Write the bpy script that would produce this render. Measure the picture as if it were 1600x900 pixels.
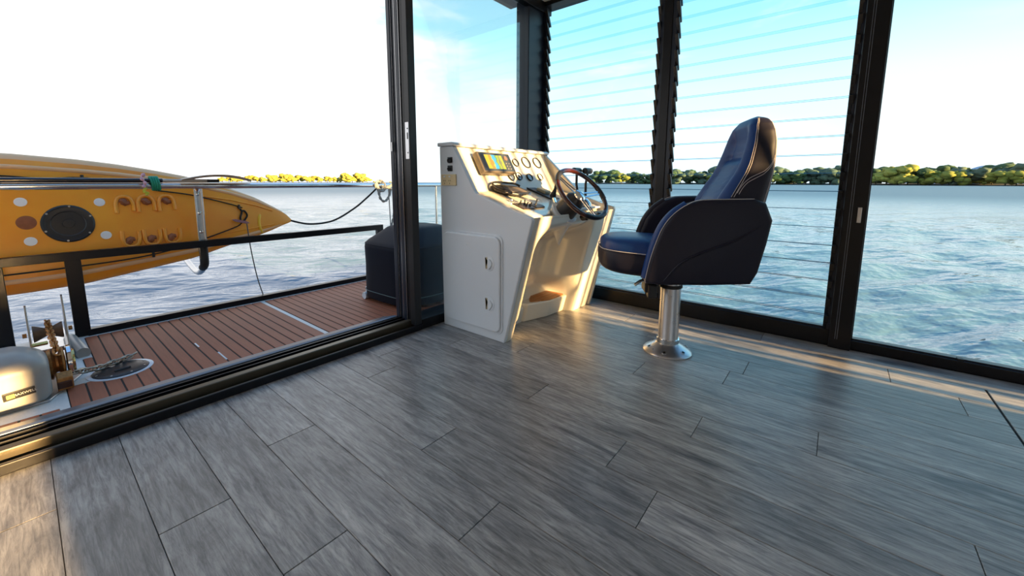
import bpy, bmesh, math, random
from mathutils import Vector, Matrix, noise
R = math.radians
random.seed(7)
for o in list(bpy.data.objects): bpy.data.objects.remove(o)
S = bpy.context.scene
COL = S.collection

# ------------------------------------------------------------------ camera (14 mm lens, frame cropped low)
F, CY, YAW, PITCH, ROLL = 625.7, 371.6, 0.8892, 0.1374, 0.0036
cd = bpy.data.cameras.new('camera'); cam = bpy.data.objects.new('camera', cd); COL.objects.link(cam)
cd.sensor_fit = 'HORIZONTAL'; cd.sensor_width = 36.0; cd.lens = 36.0 * F / 1600
cd.shift_y = -(450 - CY) / 1600.0
cd.clip_start = 0.02; cd.clip_end = 9000
fw = Vector((math.sin(YAW) * math.cos(PITCH), math.cos(YAW) * math.cos(PITCH), -math.sin(PITCH)))
rt = Vector((math.cos(YAW), -math.sin(YAW), 0)); up = rt.cross(fw)
rt2 = rt * math.cos(ROLL) + up * math.sin(ROLL); up2 = up * math.cos(ROLL) - rt * math.sin(ROLL)
m = Matrix((rt2, up2, -fw)).transposed().to_4x4(); m.translation = Vector((0, 0, 1.0))
cam.matrix_world = m
S.camera = cam
S.view_settings.view_transform = 'Standard'; S.view_settings.look = 'None'
S.view_settings.gamma = 1; S.view_settings.use_curve_mapping = False
S.view_settings.exposure = 0.60

# ------------------------------------------------------------------ sky
SKY_STRENGTH = 1.15
W = bpy.data.worlds.new('sky'); S.world = W; W.use_nodes = True
nt = W.node_tree; nt.nodes.clear()
def N(t, tree=None, **k):
    n = (tree or nt).nodes.new(t)
    for a, b in k.items(): setattr(n, a, b)
    return n
L = lambda a, b: nt.links.new(a, b)
tc = N('ShaderNodeTexCoord'); sep = N('ShaderNodeSeparateXYZ'); L(tc.outputs['Generated'], sep.inputs[0])
ramp = N('ShaderNodeValToRGB'); L(sep.outputs['Z'], ramp.inputs[0])
cr = ramp.color_ramp
cr.elements[0].position = 0.0; cr.elements[0].color = (0.84, 0.86, 0.88, 1)
cr.elements[1].position = 1.0; cr.elements[1].color = (0.14, 0.28, 0.55, 1)
for p, c in ((0.09, (0.82, 0.85, 0.87)), (0.20, (0.70, 0.84, 0.87)), (0.33, (0.38, 0.69, 0.80)), (0.58, (0.20, 0.42, 0.68))):
    e = cr.elements.new(p); e.color = (*c, 1)
mp = N('ShaderNodeMapping'); L(tc.outputs['Generated'], mp.inputs[0]); mp.inputs['Scale'].default_value = (1.4, 1.4, 5.0)
cn = N('ShaderNodeTexNoise'); L(mp.outputs[0], cn.inputs['Vector']); cn.inputs['Scale'].default_value = 1.6
cn.inputs['Detail'].default_value = 7; cn.inputs['Roughness'].default_value = 0.55; cn.inputs['Distortion'].default_value = 0.4
# bank of cloud towards +y (ahead-left), thinning with height and to the right
az = N('ShaderNodeVectorMath', operation='DOT_PRODUCT'); L(tc.outputs['Generated'], az.inputs[0]); az.inputs[1].default_value = (-0.25, 0.97, 0)
a1 = N('ShaderNodeMapRange'); L(az.outputs['Value'], a1.inputs[0]); a1.inputs[1].default_value = 0.15; a1.inputs[2].default_value = 0.85
a1.inputs[3].default_value = 0.0; a1.inputs[4].default_value = 0.50
add = N('ShaderNodeMath', operation='ADD'); L(cn.outputs[0], add.inputs[0]); L(a1.outputs[0], add.inputs[1])
zz = N('ShaderNodeMath', operation='MULTIPLY_ADD'); L(sep.outputs['Z'], zz.inputs[0]); zz.inputs[1].default_value = -0.42; L(add.outputs[0], zz.inputs[2])
cm = N('ShaderNodeMapRange', interpolation_type='SMOOTHSTEP'); L(zz.outputs[0], cm.inputs[0]); cm.inputs[1].default_value = 0.46; cm.inputs[2].default_value = 0.66
mix = N('ShaderNodeMix', data_type='RGBA'); L(cm.outputs[0], mix.inputs[0]); L(ramp.outputs[0], mix.inputs[6]); mix.inputs[7].default_value = (0.88, 0.88, 0.88, 1)
bg = N('ShaderNodeBackground'); L(mix.outputs[2], bg.inputs[0]); bg.inputs[1].default_value = SKY_STRENGTH
wo = N('ShaderNodeOutputWorld'); L(bg.outputs[0], wo.inputs[0])

# ------------------------------------------------------------------ low golden sun from behind, along the window wall
sd = bpy.data.lights.new('sun', 'SUN'); sun = bpy.data.objects.new('sun', sd); COL.objects.link(sun)
sd.energy = 17.0; sd.color = (1.0, 0.62, 0.25); sd.angle = R(0.8)
sun.rotation_euler = Vector((-0.045, 1.0, -0.19)).to_track_quat('-Z', 'Y').to_euler()
sun.location = (0, -30, 8)

# ------------------------------------------------------------------ helpers
def mat(name, col=(.5, .5, .5), rough=.5, metal=0.0, spec=.5, coat=0.0, emit=None, es=1.0):
    m = bpy.data.materials.new(name); m.use_nodes = True
    b = m.node_tree.nodes['Principled BSDF']
    b.inputs['Base Color'].default_value = (*col, 1); b.inputs['Roughness'].default_value = rough
    b.inputs['Metallic'].default_value = metal; b.inputs['Specular IOR Level'].default_value = spec
    b.inputs['Coat Weight'].default_value = coat; b.inputs['Coat Roughness'].default_value = .05
    if emit: b.inputs['Emission Color'].default_value = (*emit, 1); b.inputs['Emission Strength'].default_value = es
    return m
def noisy(m, scale=20, amt=.25, bump=.1, dist=.002, stretch=(1, 1, 1), rr=0.0):
    t = m.node_tree; b = t.nodes['Principled BSDF']; c = list(b.inputs['Base Color'].default_value)
    g = t.nodes.new('ShaderNodeTexCoord'); mp = t.nodes.new('ShaderNodeMapping'); mp.inputs['Scale'].default_value = stretch
    n = t.nodes.new('ShaderNodeTexNoise'); n.inputs['Scale'].default_value = scale; n.inputs['Detail'].default_value = 6
    t.links.new(g.outputs['Object'], mp.inputs[0]); t.links.new(mp.outputs[0], n.inputs['Vector'])
    x = t.nodes.new('ShaderNodeMix'); x.data_type = 'RGBA'
    x.inputs[6].default_value = (*[v * (1 - amt) for v in c[:3]], 1); x.inputs[7].default_value = (*[min(1, v * (1 + amt)) for v in c[:3]], 1)
    t.links.new(n.outputs[0], x.inputs[0]); t.links.new(x.outputs[2], b.inputs['Base Color'])
    if bump:
        u = t.nodes.new('ShaderNodeBump'); u.inputs['Strength'].default_value = bump; u.inputs['Distance'].default_value = dist
        t.links.new(n.outputs[0], u.inputs['Height']); t.links.new(u.outputs[0], b.inputs['Normal'])
    if rr:
        q = t.nodes.new('ShaderNodeMapRange'); r0 = b.inputs['Roughness'].default_value
        q.inputs[3].default_value = max(0, r0 - rr); q.inputs[4].default_value = min(1, r0 + rr)
        t.links.new(n.outputs[0], q.inputs[0]); t.links.new(q.outputs[0], b.inputs['Roughness'])
    return m
def glassmat(name, tint, refl=1.0):
    m = bpy.data.materials.new(name); m.use_nodes = True; t = m.node_tree; t.nodes.clear()
    o = t.nodes.new('ShaderNodeOutputMaterial'); mx = t.nodes.new('ShaderNodeMixShader')
    a = t.nodes.new('ShaderNodeBsdfTransparent'); a.inputs[0].default_value = (*tint, 1)
    g = t.nodes.new('ShaderNodeBsdfGlossy'); g.inputs['Roughness'].default_value = 0.0
    f = t.nodes.new('ShaderNodeFresnel'); f.inputs[0].default_value = 1.45
    k = t.nodes.new('ShaderNodeMath'); k.operation = 'MULTIPLY'; k.inputs[1].default_value = refl
    t.links.new(f.outputs[0], k.inputs[0]); t.links.new(k.outputs[0], mx.inputs[0])
    t.links.new(a.outputs[0], mx.inputs[1]); t.links.new(g.outputs[0], mx.inputs[2]); t.links.new(mx.outputs[0], o.inputs[0])
    return m
WM = {}                       # world matrix of each parent
def put(o, parent, local=False):
    COL.objects.link(o)
    if parent is not None:
        o.parent = parent; pw = WM.get(parent.name, Matrix.Identity(4))
        if local: WM[o.name] = pw.copy()
        else: o.matrix_parent_inverse = pw.inverted(); WM[o.name] = Matrix.Identity(4)
    else: WM[o.name] = Matrix.Identity(4)
    return o
def tag(o, label=None, cat=None, group=None, kind=None):
    if label: o['label'] = label
    if cat: o['category'] = cat
    if group: o['group'] = group
    if kind: o['kind'] = kind
    return o
def thing(name, loc, label, cat, rotz=0, group=None, kind=None):
    o = bpy.data.objects.new(name, None); COL.objects.link(o); o.empty_display_size = .1
    o.location = loc; o.rotation_euler = (0, 0, rotz)
    WM[o.name] = Matrix.Translation(loc) @ Matrix.Rotation(rotz, 4, 'Z')
    return tag(o, label, cat, group, kind)
class MB:
    def __init__(s): s.v = []; s.f = []; s.mi = []; s.cur = 0
    def mt(s, i): s.cur = i; return s
    def add(s, vs, fs):
        n = len(s.v); s.v += [tuple(v) for v in vs]; s.f += [tuple(i + n for i in f) for f in fs]; s.mi += [s.cur] * len(fs); return s
    def box(s, x0, x1, y0, y1, z0, z1, M=None):
        vs = [Vector((x, y, z)) for z in (z0, z1) for y in (y0, y1) for x in (x0, x1)]
        if M is not None: vs = [M @ v for v in vs]
        return s.add(vs, [(0, 2, 3, 1), (4, 5, 7, 6), (0, 1, 5, 4), (2, 6, 7, 3), (0, 4, 6, 2), (1, 3, 7, 5)])
    def prism(s, pts, a, b, fn):          # pts 2D polygon, fn(u,v,w)->3D
        n = len(pts); vs = [fn(u, v, a) for u, v in pts] + [fn(u, v, b) for u, v in pts]
        fs = [tuple(range(n))[::-1], tuple(range(n, 2 * n))] + [(i, (i + 1) % n, n + (i + 1) % n, n + i) for i in range(n)]
        return s.add(vs, fs)
    def tube(s, pts, r, n=10, closed=False, caps=True):
        pts = [Vector(p) for p in pts]; m_ = len(pts); rs = r if isinstance(r, (list, tuple)) else [r] * m_
        rings = []; prev = None
        for i, p in enumerate(pts):
            if closed: t = (pts[(i + 1) % m_] - pts[i - 1]).normalized()
            else: t = (pts[min(i + 1, m_ - 1)] - pts[max(i - 1, 0)]).normalized()
            if prev is None: a = t.orthogonal().normalized()
            else: a = (prev - t * prev.dot(t)).normalized()
            prev = a; b = t.cross(a)
            rings.append([p + (a * math.cos(2 * math.pi * k / n) + b * math.sin(2 * math.pi * k / n)) * rs[i] for k in range(n)])
        vs = [v for g in rings for v in g]; fs = []
        for i in range(m_ if closed else m_ - 1):
            j = (i + 1) % m_
            for k in range(n): fs.append((i * n + k, i * n + (k + 1) % n, j * n + (k + 1) % n, j * n + k))
        if caps and not closed: fs += [tuple(range(n))[::-1], tuple(range((m_ - 1) * n, m_ * n))]
        return s.add(vs, fs)
    def lathe(s, prof, M=None, n=24):     # prof list of (r,z) about local z
        vs = []; fs = []
        for r, z in prof:
            for k in range(n):
                a = 2 * math.pi * k / n; v = Vector((r * math.cos(a), r * math.sin(a), z)); vs.append(M @ v if M is not None else v)
        for i in range(len(prof) - 1):
            for k in range(n): fs.append((i * n + k, i * n + (k + 1) % n, (i + 1) * n + (k + 1) % n, (i + 1) * n + k))
        fs += [tuple(range(n))[::-1], tuple(range((len(prof) - 1) * n, len(prof) * n))]
        return s.add(vs, fs)
    def loft(s, rings, caps=True, closed=True):
        n = len(rings[0]); vs = [v for g in rings for v in g]; fs = []
        for i in range(len(rings) - 1):
            for k in range(n if closed else n - 1): fs.append((i * n + k, i * n + (k + 1) % n, (i + 1) * n + (k + 1) % n, (i + 1) * n + k))
        if caps: fs += [tuple(range(n))[::-1], tuple(range((len(rings) - 1) * n, len(rings) * n))]
        return s.add(vs, fs)
    def mesh(s, name, mats, smooth=False, bevel=0, seg=2, angle=30):
        me = bpy.data.meshes.new(name); me.from_pydata(s.v, [], s.f)
        for m_ in (mats if isinstance(mats, (list, tuple)) else [mats]): me.materials.append(m_)
        for p, i in zip(me.polygons, s.mi): p.material_index = i
        bm = bmesh.new(); bm.from_mesh(me); bmesh.ops.recalc_face_normals(bm, faces=bm.faces)
        if bevel:
            es = [e for e in bm.edges if len(e.link_faces) == 2 and e.calc_face_angle(0) > R(angle)]
            bmesh.ops.bevel(bm, geom=es, offset=bevel, segments=seg, affect='EDGES', profile=.5, clamp_overlap=True)
        bm.to_mesh(me); bm.free()
        if smooth:
            for p in me.polygons: p.use_smooth = True
            try: me.set_sharp_from_angle(angle=R(smooth if smooth is not True else 45))
            except Exception: pass
        return me
    def build(s, name, mats, parent=None, local=False, **k):
        return put(bpy.data.objects.new(name, s.mesh(name, mats, **k)), parent, local)
def B(*a, M=None): return MB().box(*a, M=M)
def instance(name, me, M, parent, local=False):
    """a part sharing mesh data, placed by its own matrix M (world unless local)"""
    o = bpy.data.objects.new(name, me); COL.objects.link(o); o.parent = parent
    pw = WM.get(parent.name, Matrix.Identity(4))
    if not local: o.matrix_parent_inverse = pw.inverted(); WM[o.name] = M.copy()
    else: WM[o.name] = pw @ M
    o.matrix_basis = M
    return o
def T(x, y, z): return Matrix.Translation((x, y, z))
def frame(o, x, y, z):            # matrix from origin + axes
    m_ = Matrix((Vector(x).normalized(), Vector(y).normalized(), Vector(z).normalized())).transposed().to_4x4(); m_.translation = Vector(o); return m_
def spline(pts, n=8):
    P = [Vector(p) for p in pts]; out = []
    for i in range(len(P) - 1):
        p0 = P[max(i - 1, 0)]; p1 = P[i]; p2 = P[i + 1]; p3 = P[min(i + 2, len(P) - 1)]
        for k in range(n):
            t = k / n; out.append(.5 * ((2 * p1) + (p2 - p0) * t + (2 * p0 - 5 * p1 + 4 * p2 - p3) * t * t + (3 * p1 - p0 - 3 * p2 + p3) * t ** 3))
    out.append(P[-1]); return out
def text_mesh(body, size, name='lettering', depth=.0006):
    c = bpy.data.curves.new(name, 'FONT'); c.body = body; c.size = size; c.extrude = depth; c.align_x = 'CENTER'; c.align_y = 'CENTER'
    o = bpy.data.objects.new(name, c); COL.objects.link(o)
    dg = bpy.context.evaluated_depsgraph_get(); me = bpy.data.meshes.new_from_object(o.evaluated_get(dg))
    bpy.data.objects.remove(o); return me
def sm(a, b, x):
    t = max(0, min(1, (x - a) / (b - a))); return t * t * (3 - 2 * t)

# ------------------------------------------------------------------ materials
def wood_floor():
    m = bpy.data.materials.new('grey_oak_vinyl'); m.use_nodes = True; t = m.node_tree; b = t.nodes['Principled BSDF']
    n = lambda k: t.nodes.new(k); l = t.links.new
    g = n('ShaderNodeTexCoord'); oi = n('ShaderNodeObjectInfo')
    off = n('ShaderNodeVectorMath'); off.operation = 'SCALE'; off.inputs[0].default_value = (7.3, 31.7, 3.1); l(oi.outputs['Random'], off.inputs['Scale'])
    ad = n('ShaderNodeVectorMath'); ad.operation = 'ADD'; l(g.outputs['Object'], ad.inputs[0]); l(off.outputs[0], ad.inputs[1])
    def ns(scale, st, det=6, dis=0., rough=.6):
        mp = n('ShaderNodeMapping'); mp.inputs['Scale'].default_value = st; l(ad.outputs[0], mp.inputs[0])
        x = n('ShaderNodeTexNoise'); x.inputs['Scale'].default_value = scale; x.inputs['Detail'].default_value = det
        x.inputs['Distortion'].default_value = dis; x.inputs['Roughness'].default_value = rough; l(mp.outputs[0], x.inputs['Vector']); return x
    fine = ns(85, (1, .085, 1), 8, .8, .75); mid = ns(11, (1, .20, 1), 7, 1.6, .68); big = ns(2.6, (1, .35, 1), 4, .6); streak = ns(7.5, (1, .17, 1), 6, .9)
    r1 = n('ShaderNodeValToRGB'); l(mid.outputs[0], r1.inputs[0]); e = r1.color_ramp.elements
    e[0].position = .28; e[0].color = (.165, .160, .160, 1); e[1].position = .68; e[1].color = (.405, .394, .386, 1)
    r2 = n('ShaderNodeValToRGB'); l(fine.outputs[0], r2.inputs[0]); e = r2.color_ramp.elements
    e[0].position = .38; e[0].color = (.58, .58, .59, 1); e[1].position = .58; e[1].color = (1.16, 1.16, 1.16, 1)
    mu = n('ShaderNodeMix'); mu.data_type = 'RGBA'; mu.blend_type = 'MULTIPLY'; mu.inputs[0].default_value = 1; l(r1.outputs[0], mu.inputs[6]); l(r2.outputs[0], mu.inputs[7])
    r3 = n('ShaderNodeValToRGB'); l(streak.outputs[0], r3.inputs[0]); e = r3.color_ramp.elements
    e[0].position = .28; e[0].color = (.30, .30, .34, 1); e[1].position = .43; e[1].color = (1, 1, 1, 1)
    mu2 = n('ShaderNodeMix'); mu2.data_type = 'RGBA'; mu2.blend_type = 'MULTIPLY'; mu2.inputs[0].default_value = .9; l(mu.outputs[2], mu2.inputs[6]); l(r3.outputs[0], mu2.inputs[7])
    r4 = n('ShaderNodeMapRange'); l(big.outputs[0], r4.inputs[0]); r4.inputs[1].default_value = .3; r4.inputs[2].default_value = .7; r4.inputs[3].default_value = .78; r4.inputs[4].default_value = 1.18
    hs = n('ShaderNodeHueSaturation'); l(mu2.outputs[2], hs.inputs['Color']); l(r4.outputs[0], hs.inputs['Value'])
    l(hs.outputs[0], b.inputs['Base Color'])
    rr = n('ShaderNodeMapRange'); l(mid.outputs[0], rr.inputs[0]); rr.inputs[3].default_value = .25; rr.inputs[4].default_value = .40; l(rr.outputs[0], b.inputs['Roughness'])
    bu = n('ShaderNodeBump'); bu.inputs['Strength'].default_value = .22; bu.inputs['Distance'].default_value = .001; l(fine.outputs[0], bu.inputs['Height']); l(bu.outputs[0], b.inputs['Normal'])
    mw = n('ShaderNodeMapping'); mw.inputs['Scale'].default_value = (1, .13, 1); l(ad.outputs[0], mw.inputs[0])
    wv = n('ShaderNodeTexWave'); wv.wave_type = 'BANDS'; wv.bands_direction = 'X'; wv.inputs['Scale'].default_value = 8; wv.inputs['Distortion'].default_value = 14
    wv.inputs['Detail'].default_value = 4; wv.inputs['Detail Scale'].default_value = 1.3; wv.inputs['Detail Roughness'].default_value = .6; l(mw.outputs[0], wv.inputs['Vector'])
    rw = n('ShaderNodeValToRGB'); l(wv.outputs[0], rw.inputs[0]); e = rw.color_ramp.elements
    e[0].position = .05; e[0].color = (.62, .62, .64, 1); e[1].position = .35; e[1].color = (1.05, 1.05, 1.05, 1)
    mu3 = n('ShaderNodeMix'); mu3.data_type = 'RGBA'; mu3.blend_type = 'MULTIPLY'; mu3.inputs[0].default_value = .38; l(hs.outputs[0], mu3.inputs[6]); l(rw.outputs[0], mu3.inputs[7])
    pv = n('ShaderNodeMapRange'); l(oi.outputs['Random'], pv.inputs[0]); pv.inputs[3].default_value = .86; pv.inputs[4].default_value = 1.20
    h2 = n('ShaderNodeHueSaturation'); l(mu3.outputs[2], h2.inputs['Color']); l(pv.outputs[0], h2.inputs['Value']); l(h2.outputs[0], b.inputs['Base Color'])
    b.inputs['Specular IOR Level'].default_value = .36
    return m
M_FLOOR = wood_floor()
M_TEAK = noisy(mat('synthetic_teak', (.36, .108, .050), .6), 90, .22, .3, .0008, (1, .06, 1))
M_TEAK2 = noisy(mat('varnished_teak', (.42, .15, .03), .35), 60, .4, .2, .0008, (1, .12, 1))
M_CAULK = mat('black_caulking', (.012, .012, .012), .7)
M_SEAM = mat('dark_seam', (.02, .02, .022), .8)
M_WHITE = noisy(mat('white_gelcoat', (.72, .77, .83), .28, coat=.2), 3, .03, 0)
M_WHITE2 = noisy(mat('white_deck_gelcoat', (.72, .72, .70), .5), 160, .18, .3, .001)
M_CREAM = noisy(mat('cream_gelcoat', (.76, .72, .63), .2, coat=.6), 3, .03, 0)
M_BLACK = noisy(mat('black_aluminium', (.005, .005, .007), .34, spec=.3), 40, .3, .03, .0005)
M_BLACKM = mat('satin_black', (.010, .010, .012), .5)
M_BLUEBLK = mat('blue_black_powder_coat', (.008, .014, .030), .36, spec=.4)
M_TRACK = noisy(mat('anodised_track', (.10, .085, .06), .35, metal=.55), 30, .2, .1, .0005, (.1, 4, 4))
M_SILL = noisy(mat('grey_sill', (.13, .15, .19), .28, metal=.3), 20, .2, .05, .0005, (.2, 3, 3))
M_CHROME = mat('polished_steel', (.80, .80, .80), .10, metal=1)
M_STEEL = noisy(mat('brushed_steel', (.55, .55, .56), .30, metal=1), 40, .15, .05, .0004)
M_ALU = noisy(mat('satin_aluminium', (.62, .62, .64), .30, metal=.9), 30, .06, 0, rr=.08)
M_GALV = noisy(mat('galvanised_chain', (.42, .36, .30), .42, metal=.85), 120, .5, .3, .001)
M_RUST = noisy(mat('rusty_bronze', (.45, .20, .06), .42, metal=.7), 90, .6, .4, .001)
M_BRONZE = mat('bronze', (.62, .42, .16), .25, metal=1)
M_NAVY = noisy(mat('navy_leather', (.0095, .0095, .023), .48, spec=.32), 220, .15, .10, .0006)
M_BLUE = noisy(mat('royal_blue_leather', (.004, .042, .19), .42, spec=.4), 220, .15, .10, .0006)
M_STITCH = mat('white_stitching', (.55, .52, .55), .7)
M_COVER = noisy(mat('navy_canvas_cover', (.003, .0055, .015), .65, spec=.18), 400, .3, .2, .0005)
M_PLAST = mat('black_plastic', (.018, .018, .020), .38)
M_GREYP = noisy(mat('grey_winch_housing', (.36, .35, .33), .38), 14, .10, .05, .001)
M_RUB = mat('black_rubber', (.012, .012, .012), .6)
M_ROPE = noisy(mat('grey_braided_rope', (.34, .33, .31), .9), 300, .5, .8, .002)
M_CORD = mat('black_cord', (.01, .01, .01), .8)
M_GREEN = noisy(mat('green_cord', (.015, .30, .19), .7), 200, .3, .4, .001)
M_GLASS = glassmat('clear_tinted_glass', (.90, .955, .965), .25)
M_LGLASS = glassmat('louver_glass', (.84, .94, .975), .20)
M_GEDGE = mat('green_glass_edge', (.03, .075, .085), .25)
M_WOODRIM = noisy(mat('burr_wood_rim', (.050, .010, .006), .15, coat=.8), 25, .7, .0)
M_GAUGE = mat('gauge_face', (.42, .50, .60), .15, coat=1)
M_CEIL = noisy(mat('white_ceiling', (.78, .78, .76), .6), 5, .02, 0)
M_WALL = noisy(mat('cream_wall_panel', (.46, .47, .50), .5), 5, .03, 0)
M_EAVE = mat('eave_lining', (.34, .30, .30), .4)

# ================================================================== STRUCTURE
# --- floor planks
XS = [.155, .331, .505, .684, .862, 1.041, 1.222, 1.405, 1.588, 1.770, 1.955, 2.137, 2.320, 2.512, 2.706, 2.900, 3.095]
J = {0: 1.42, 1: 1.02, 2: 1.606, 3: .745, 4: 1.136, 5: .375, 6: .558, 7: 1.043, 8: .372, 9: -.022, 10: .762, 11: .37, 12: .31, 13: .901, 14: -.29, 15: .309, -1: .80, -2: .355}
floor = thing('floor', (0, 0, 0), 'grey oak vinyl plank floor of the wheelhouse', 'floor', kind='structure')
B(-3.2, 3.14, -3.3, 2.16, -.04, -.0062).build('underlay', M_SEAM, floor)
LP = 1.425; G = .0011
cols = [(i, XS[i], XS[i + 1]) for i in range(16)] + [(-1 - k, .155 - .1765 * (k + 1), .155 - .1765 * k) for k in range(19)]
HATCH_Y = -.645
for i, x0, x1 in cols:
    j = J.get(i, (i * .37) % LP); cuts = [-3.25, 2.155]
    y = j
    while y > -3.1: cuts.append(y); y -= LP
    y = j + LP
    while y < 2.1: cuts.append(y); y += LP
    hc = i in (12, 13, 14)
    if hc: cuts.append(HATCH_Y)
    cuts = sorted(cuts)
    for a, b in zip(cuts[:-1], cuts[1:]):
        if b - a < .02: continue
        ga = .0045 if hc and abs(a - HATCH_Y) < 1e-6 else G; gb = .0045 if hc and abs(b - HATCH_Y) < 1e-6 else G
        cx, cy = (x0 + x1) / 2, (a + b) / 2
        mb = B(x0 + G * .8 - cx, x1 - G * .8 - cx, a + ga - cy, b - gb - cy, -.006, 0)
        instance('floor_plank', mb.mesh('floor_plank', M_FLOOR, bevel=.0012, seg=1), T(cx, cy, 0), floor)

# --- ceiling with downlights and roof/eaves
ceil = thing('ceiling', (0, 0, 2.56), 'flat white ceiling above the wheelhouse', 'ceiling', kind='structure')
B(-3.3, 2.75, -3.4, 2.18, 2.56, 2.66).build('ceiling_panel', M_CEIL, ceil)
B(2.75, 3.12, -3.4, 2.18, 2.56, 2.66).build('ceiling_panel', M_CEIL, ceil)
eave = B(-3.6, 2.996, 2.21, 2.456, 2.55, 2.70).build('trim_1', M_EAVE, None, bevel=.004); tag(eave, 'grey roof eave edge beyond the door head', 'eave', kind='structure')

# --- right window wall
XW = 3.10
wr = thing('wall_right', (XW, 0, 0), 'black framed window wall beside the helm chair', 'wall', kind='structure')
B(XW, 3.17, -.03, 2.16, 0, .10).build('bottom_rail', M_BLACK, wr, bevel=.003)
B(XW, 3.17, -3.3, -.03, 0, .058).build('bottom_rail', M_BLACK, wr, bevel=.003)
B(XW + .02, 3.16, 0.0, 2.16, .10, .112).build('sash_sill', M_BLUEBLK, wr)
B(XW - .02, 3.22, -3.3, 2.34, 2.525, 2.70).build('head_rail', M_BLACK, wr, bevel=.003)
post = B(XW - .035, 3.19, -.134, -.028, 0, 2.53).build('post', M_BLACK, wr, bevel=.004)
for yy in (-.058, -.068): B(XW - .0385, XW - .034, yy - .0015, yy + .0015, .06, 2.52).build('brush_seal', M_STEEL if 0 else M_SILL, wr)
lat = B(XW - .042, XW - .034, -.112, -.092, .775, .865).build('keeper_plate', M_STEEL, wr, bevel=.002); lat['label'] = 'small brass coloured keeper plate'
B(XW - .002, 3.19, 1.036, 1.100, .10, 2.53).build('mullion', M_BLACK, wr, bevel=.004)
B(XW + .005, 3.15, 1.100, 1.125, .10, 2.53).build('louver_channel', M_BLUEBLK, wr)
B(XW + .005, 3.15, 1.006, 1.036, .10, 2.53).build('louver_channel', M_BLUEBLK, wr)
B(XW + .005, 3.15, -.028, -.012, .10, 2.53).build('louver_channel', M_BLUEBLK, wr)
B(XW + .005, 3.15, 2.135, 2.165, .10, 2.53).build('louver_channel', M_BLUEBLK, wr)
B(XW - .035, 3.19, -1.62, -1.52, 0, 2.53).build('post', M_BLACK, wr, bevel=.004)
B(XW - .035, 3.19, -3.3, -3.2, 0, 2.53).build('post', M_BLACK, wr, bevel=.004)
ledge = B(3.172, 3.27, -3.4, 3.6, -.03, .022).build('trim_2', noisy(mat('grey_side_ledge', (.42, .42, .47), .45), 30, .12, .05), None, bevel=.004)
tag(ledge, 'narrow pale grey ledge outside the window wall', 'ledge', kind='structure')
BL = .123; TILT = R(23); PITCHL = .1098
def bay(idx, y0, y1, lab):
    w = thing('window_%d' % idx, (3.13, (y0 + y1) / 2, .1), lab, 'window', kind='structure')
    blen = y1 - y0 - .012
    g = MB().box(-.003, .003, -blen / 2, blen / 2, 0, BL)
    bme = MB()
    for s in (0, 1):      # glass faces material 0, the four edges material 1
        pass
    bme.add([(-.003, -blen / 2, 0), (.003, -blen / 2, 0), (.003, blen / 2, 0), (-.003, blen / 2, 0), (-.003, -blen / 2, BL), (.003, -blen / 2, BL), (.003, blen / 2, BL), (-.003, blen / 2, BL)],
            [(0, 4, 7, 3), (1, 2, 6, 5)]); bme.mt(1).add(bme.v[:8], [(0, 3, 2, 1), (4, 5, 6, 7), (0, 1, 5, 4), (3, 7, 6, 2)])
    me = bme.mesh('louver_blade', [M_LGLASS, M_GEDGE])
    cme = MB().box(-.011, .011, -.012, .012, -.014, BL + .004).box(-.016, .016, -.006, .010, .045, .075).mesh('blade_clip', M_PLAST, bevel=.002)
    tip = MB().box(-.006, .006, -.006, .006, -.020, -.008).mesh('clip_pin', M_STEEL)
    for k in range(22):
        z = .0735 + k * PITCHL
        # lower edge outward (+x), upper edge inward
        M = T(3.145, (y0 + y1) / 2, z) @ Matrix.Rotation(-TILT, 4, 'Y')
        b = instance('louver_blade', me, M, w)
        for s in (-1, 1):
            c_ = bpy.data.objects.new('blade_clip', cme); COL.objects.link(c_); c_.parent = b; c_.location = (0, s * (blen / 2 - .004), 0)
    return w
bay(1, 1.122, 2.140, 'louvre window bay between the corner post and the black mullion')
bay(2, -.016, 1.010, 'louvre window bay right behind the helm chair')
bay(3, -3.2, -1.62, 'louvre window bay behind the camera on the right wall')
w4 = thing('window_4', (3.13, -.83, 0), 'large fixed glass pane at the far right of the view', 'window', kind='structure')
B(3.140, 3.148, -1.525, -.130, .056, 2.53).build('pane', M_GLASS, w4)
B(XW + .008, 3.139, -.60, -.575, .058, .068).build('glazing_block', M_BLACKM, w4)
B(3.120, 3.168, -1.525, -.130, .050, .066).build('glazing_bead', M_BLUEBLK, w4)
B(3.120, 3.168, -.141, -.130, .05, 2.53).build('glazing_bead', M_BLUEBLK, w4)

# --- corner post + fixed pane beside the door
cp = B(2.885, 3.19, 2.165, 2.30, 0, 2.53).build('trim_3', M_BLUEBLK, None, bevel=.006); tag(cp, 'dark blue black corner post behind the console', 'post', kind='structure')
wl = thing('wall_front', (1.65, 2.2, 0), 'black framed glazed wall behind the white console', 'wall', kind='structure')
B(1.66, 2.90, 2.135, 2.30, 0, .07).build('bottom_rail', M_BLACK, wl, bevel=.003)
B(-3.2, 3.19, 2.14, 2.205, 2.475, 2.70).build('head_rail', M_BLACK, wl, bevel=.003)
B(1.66, 2.885, 2.208, 2.216, .07, 2.48).build('pane', M_GLASS, wl)

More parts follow.
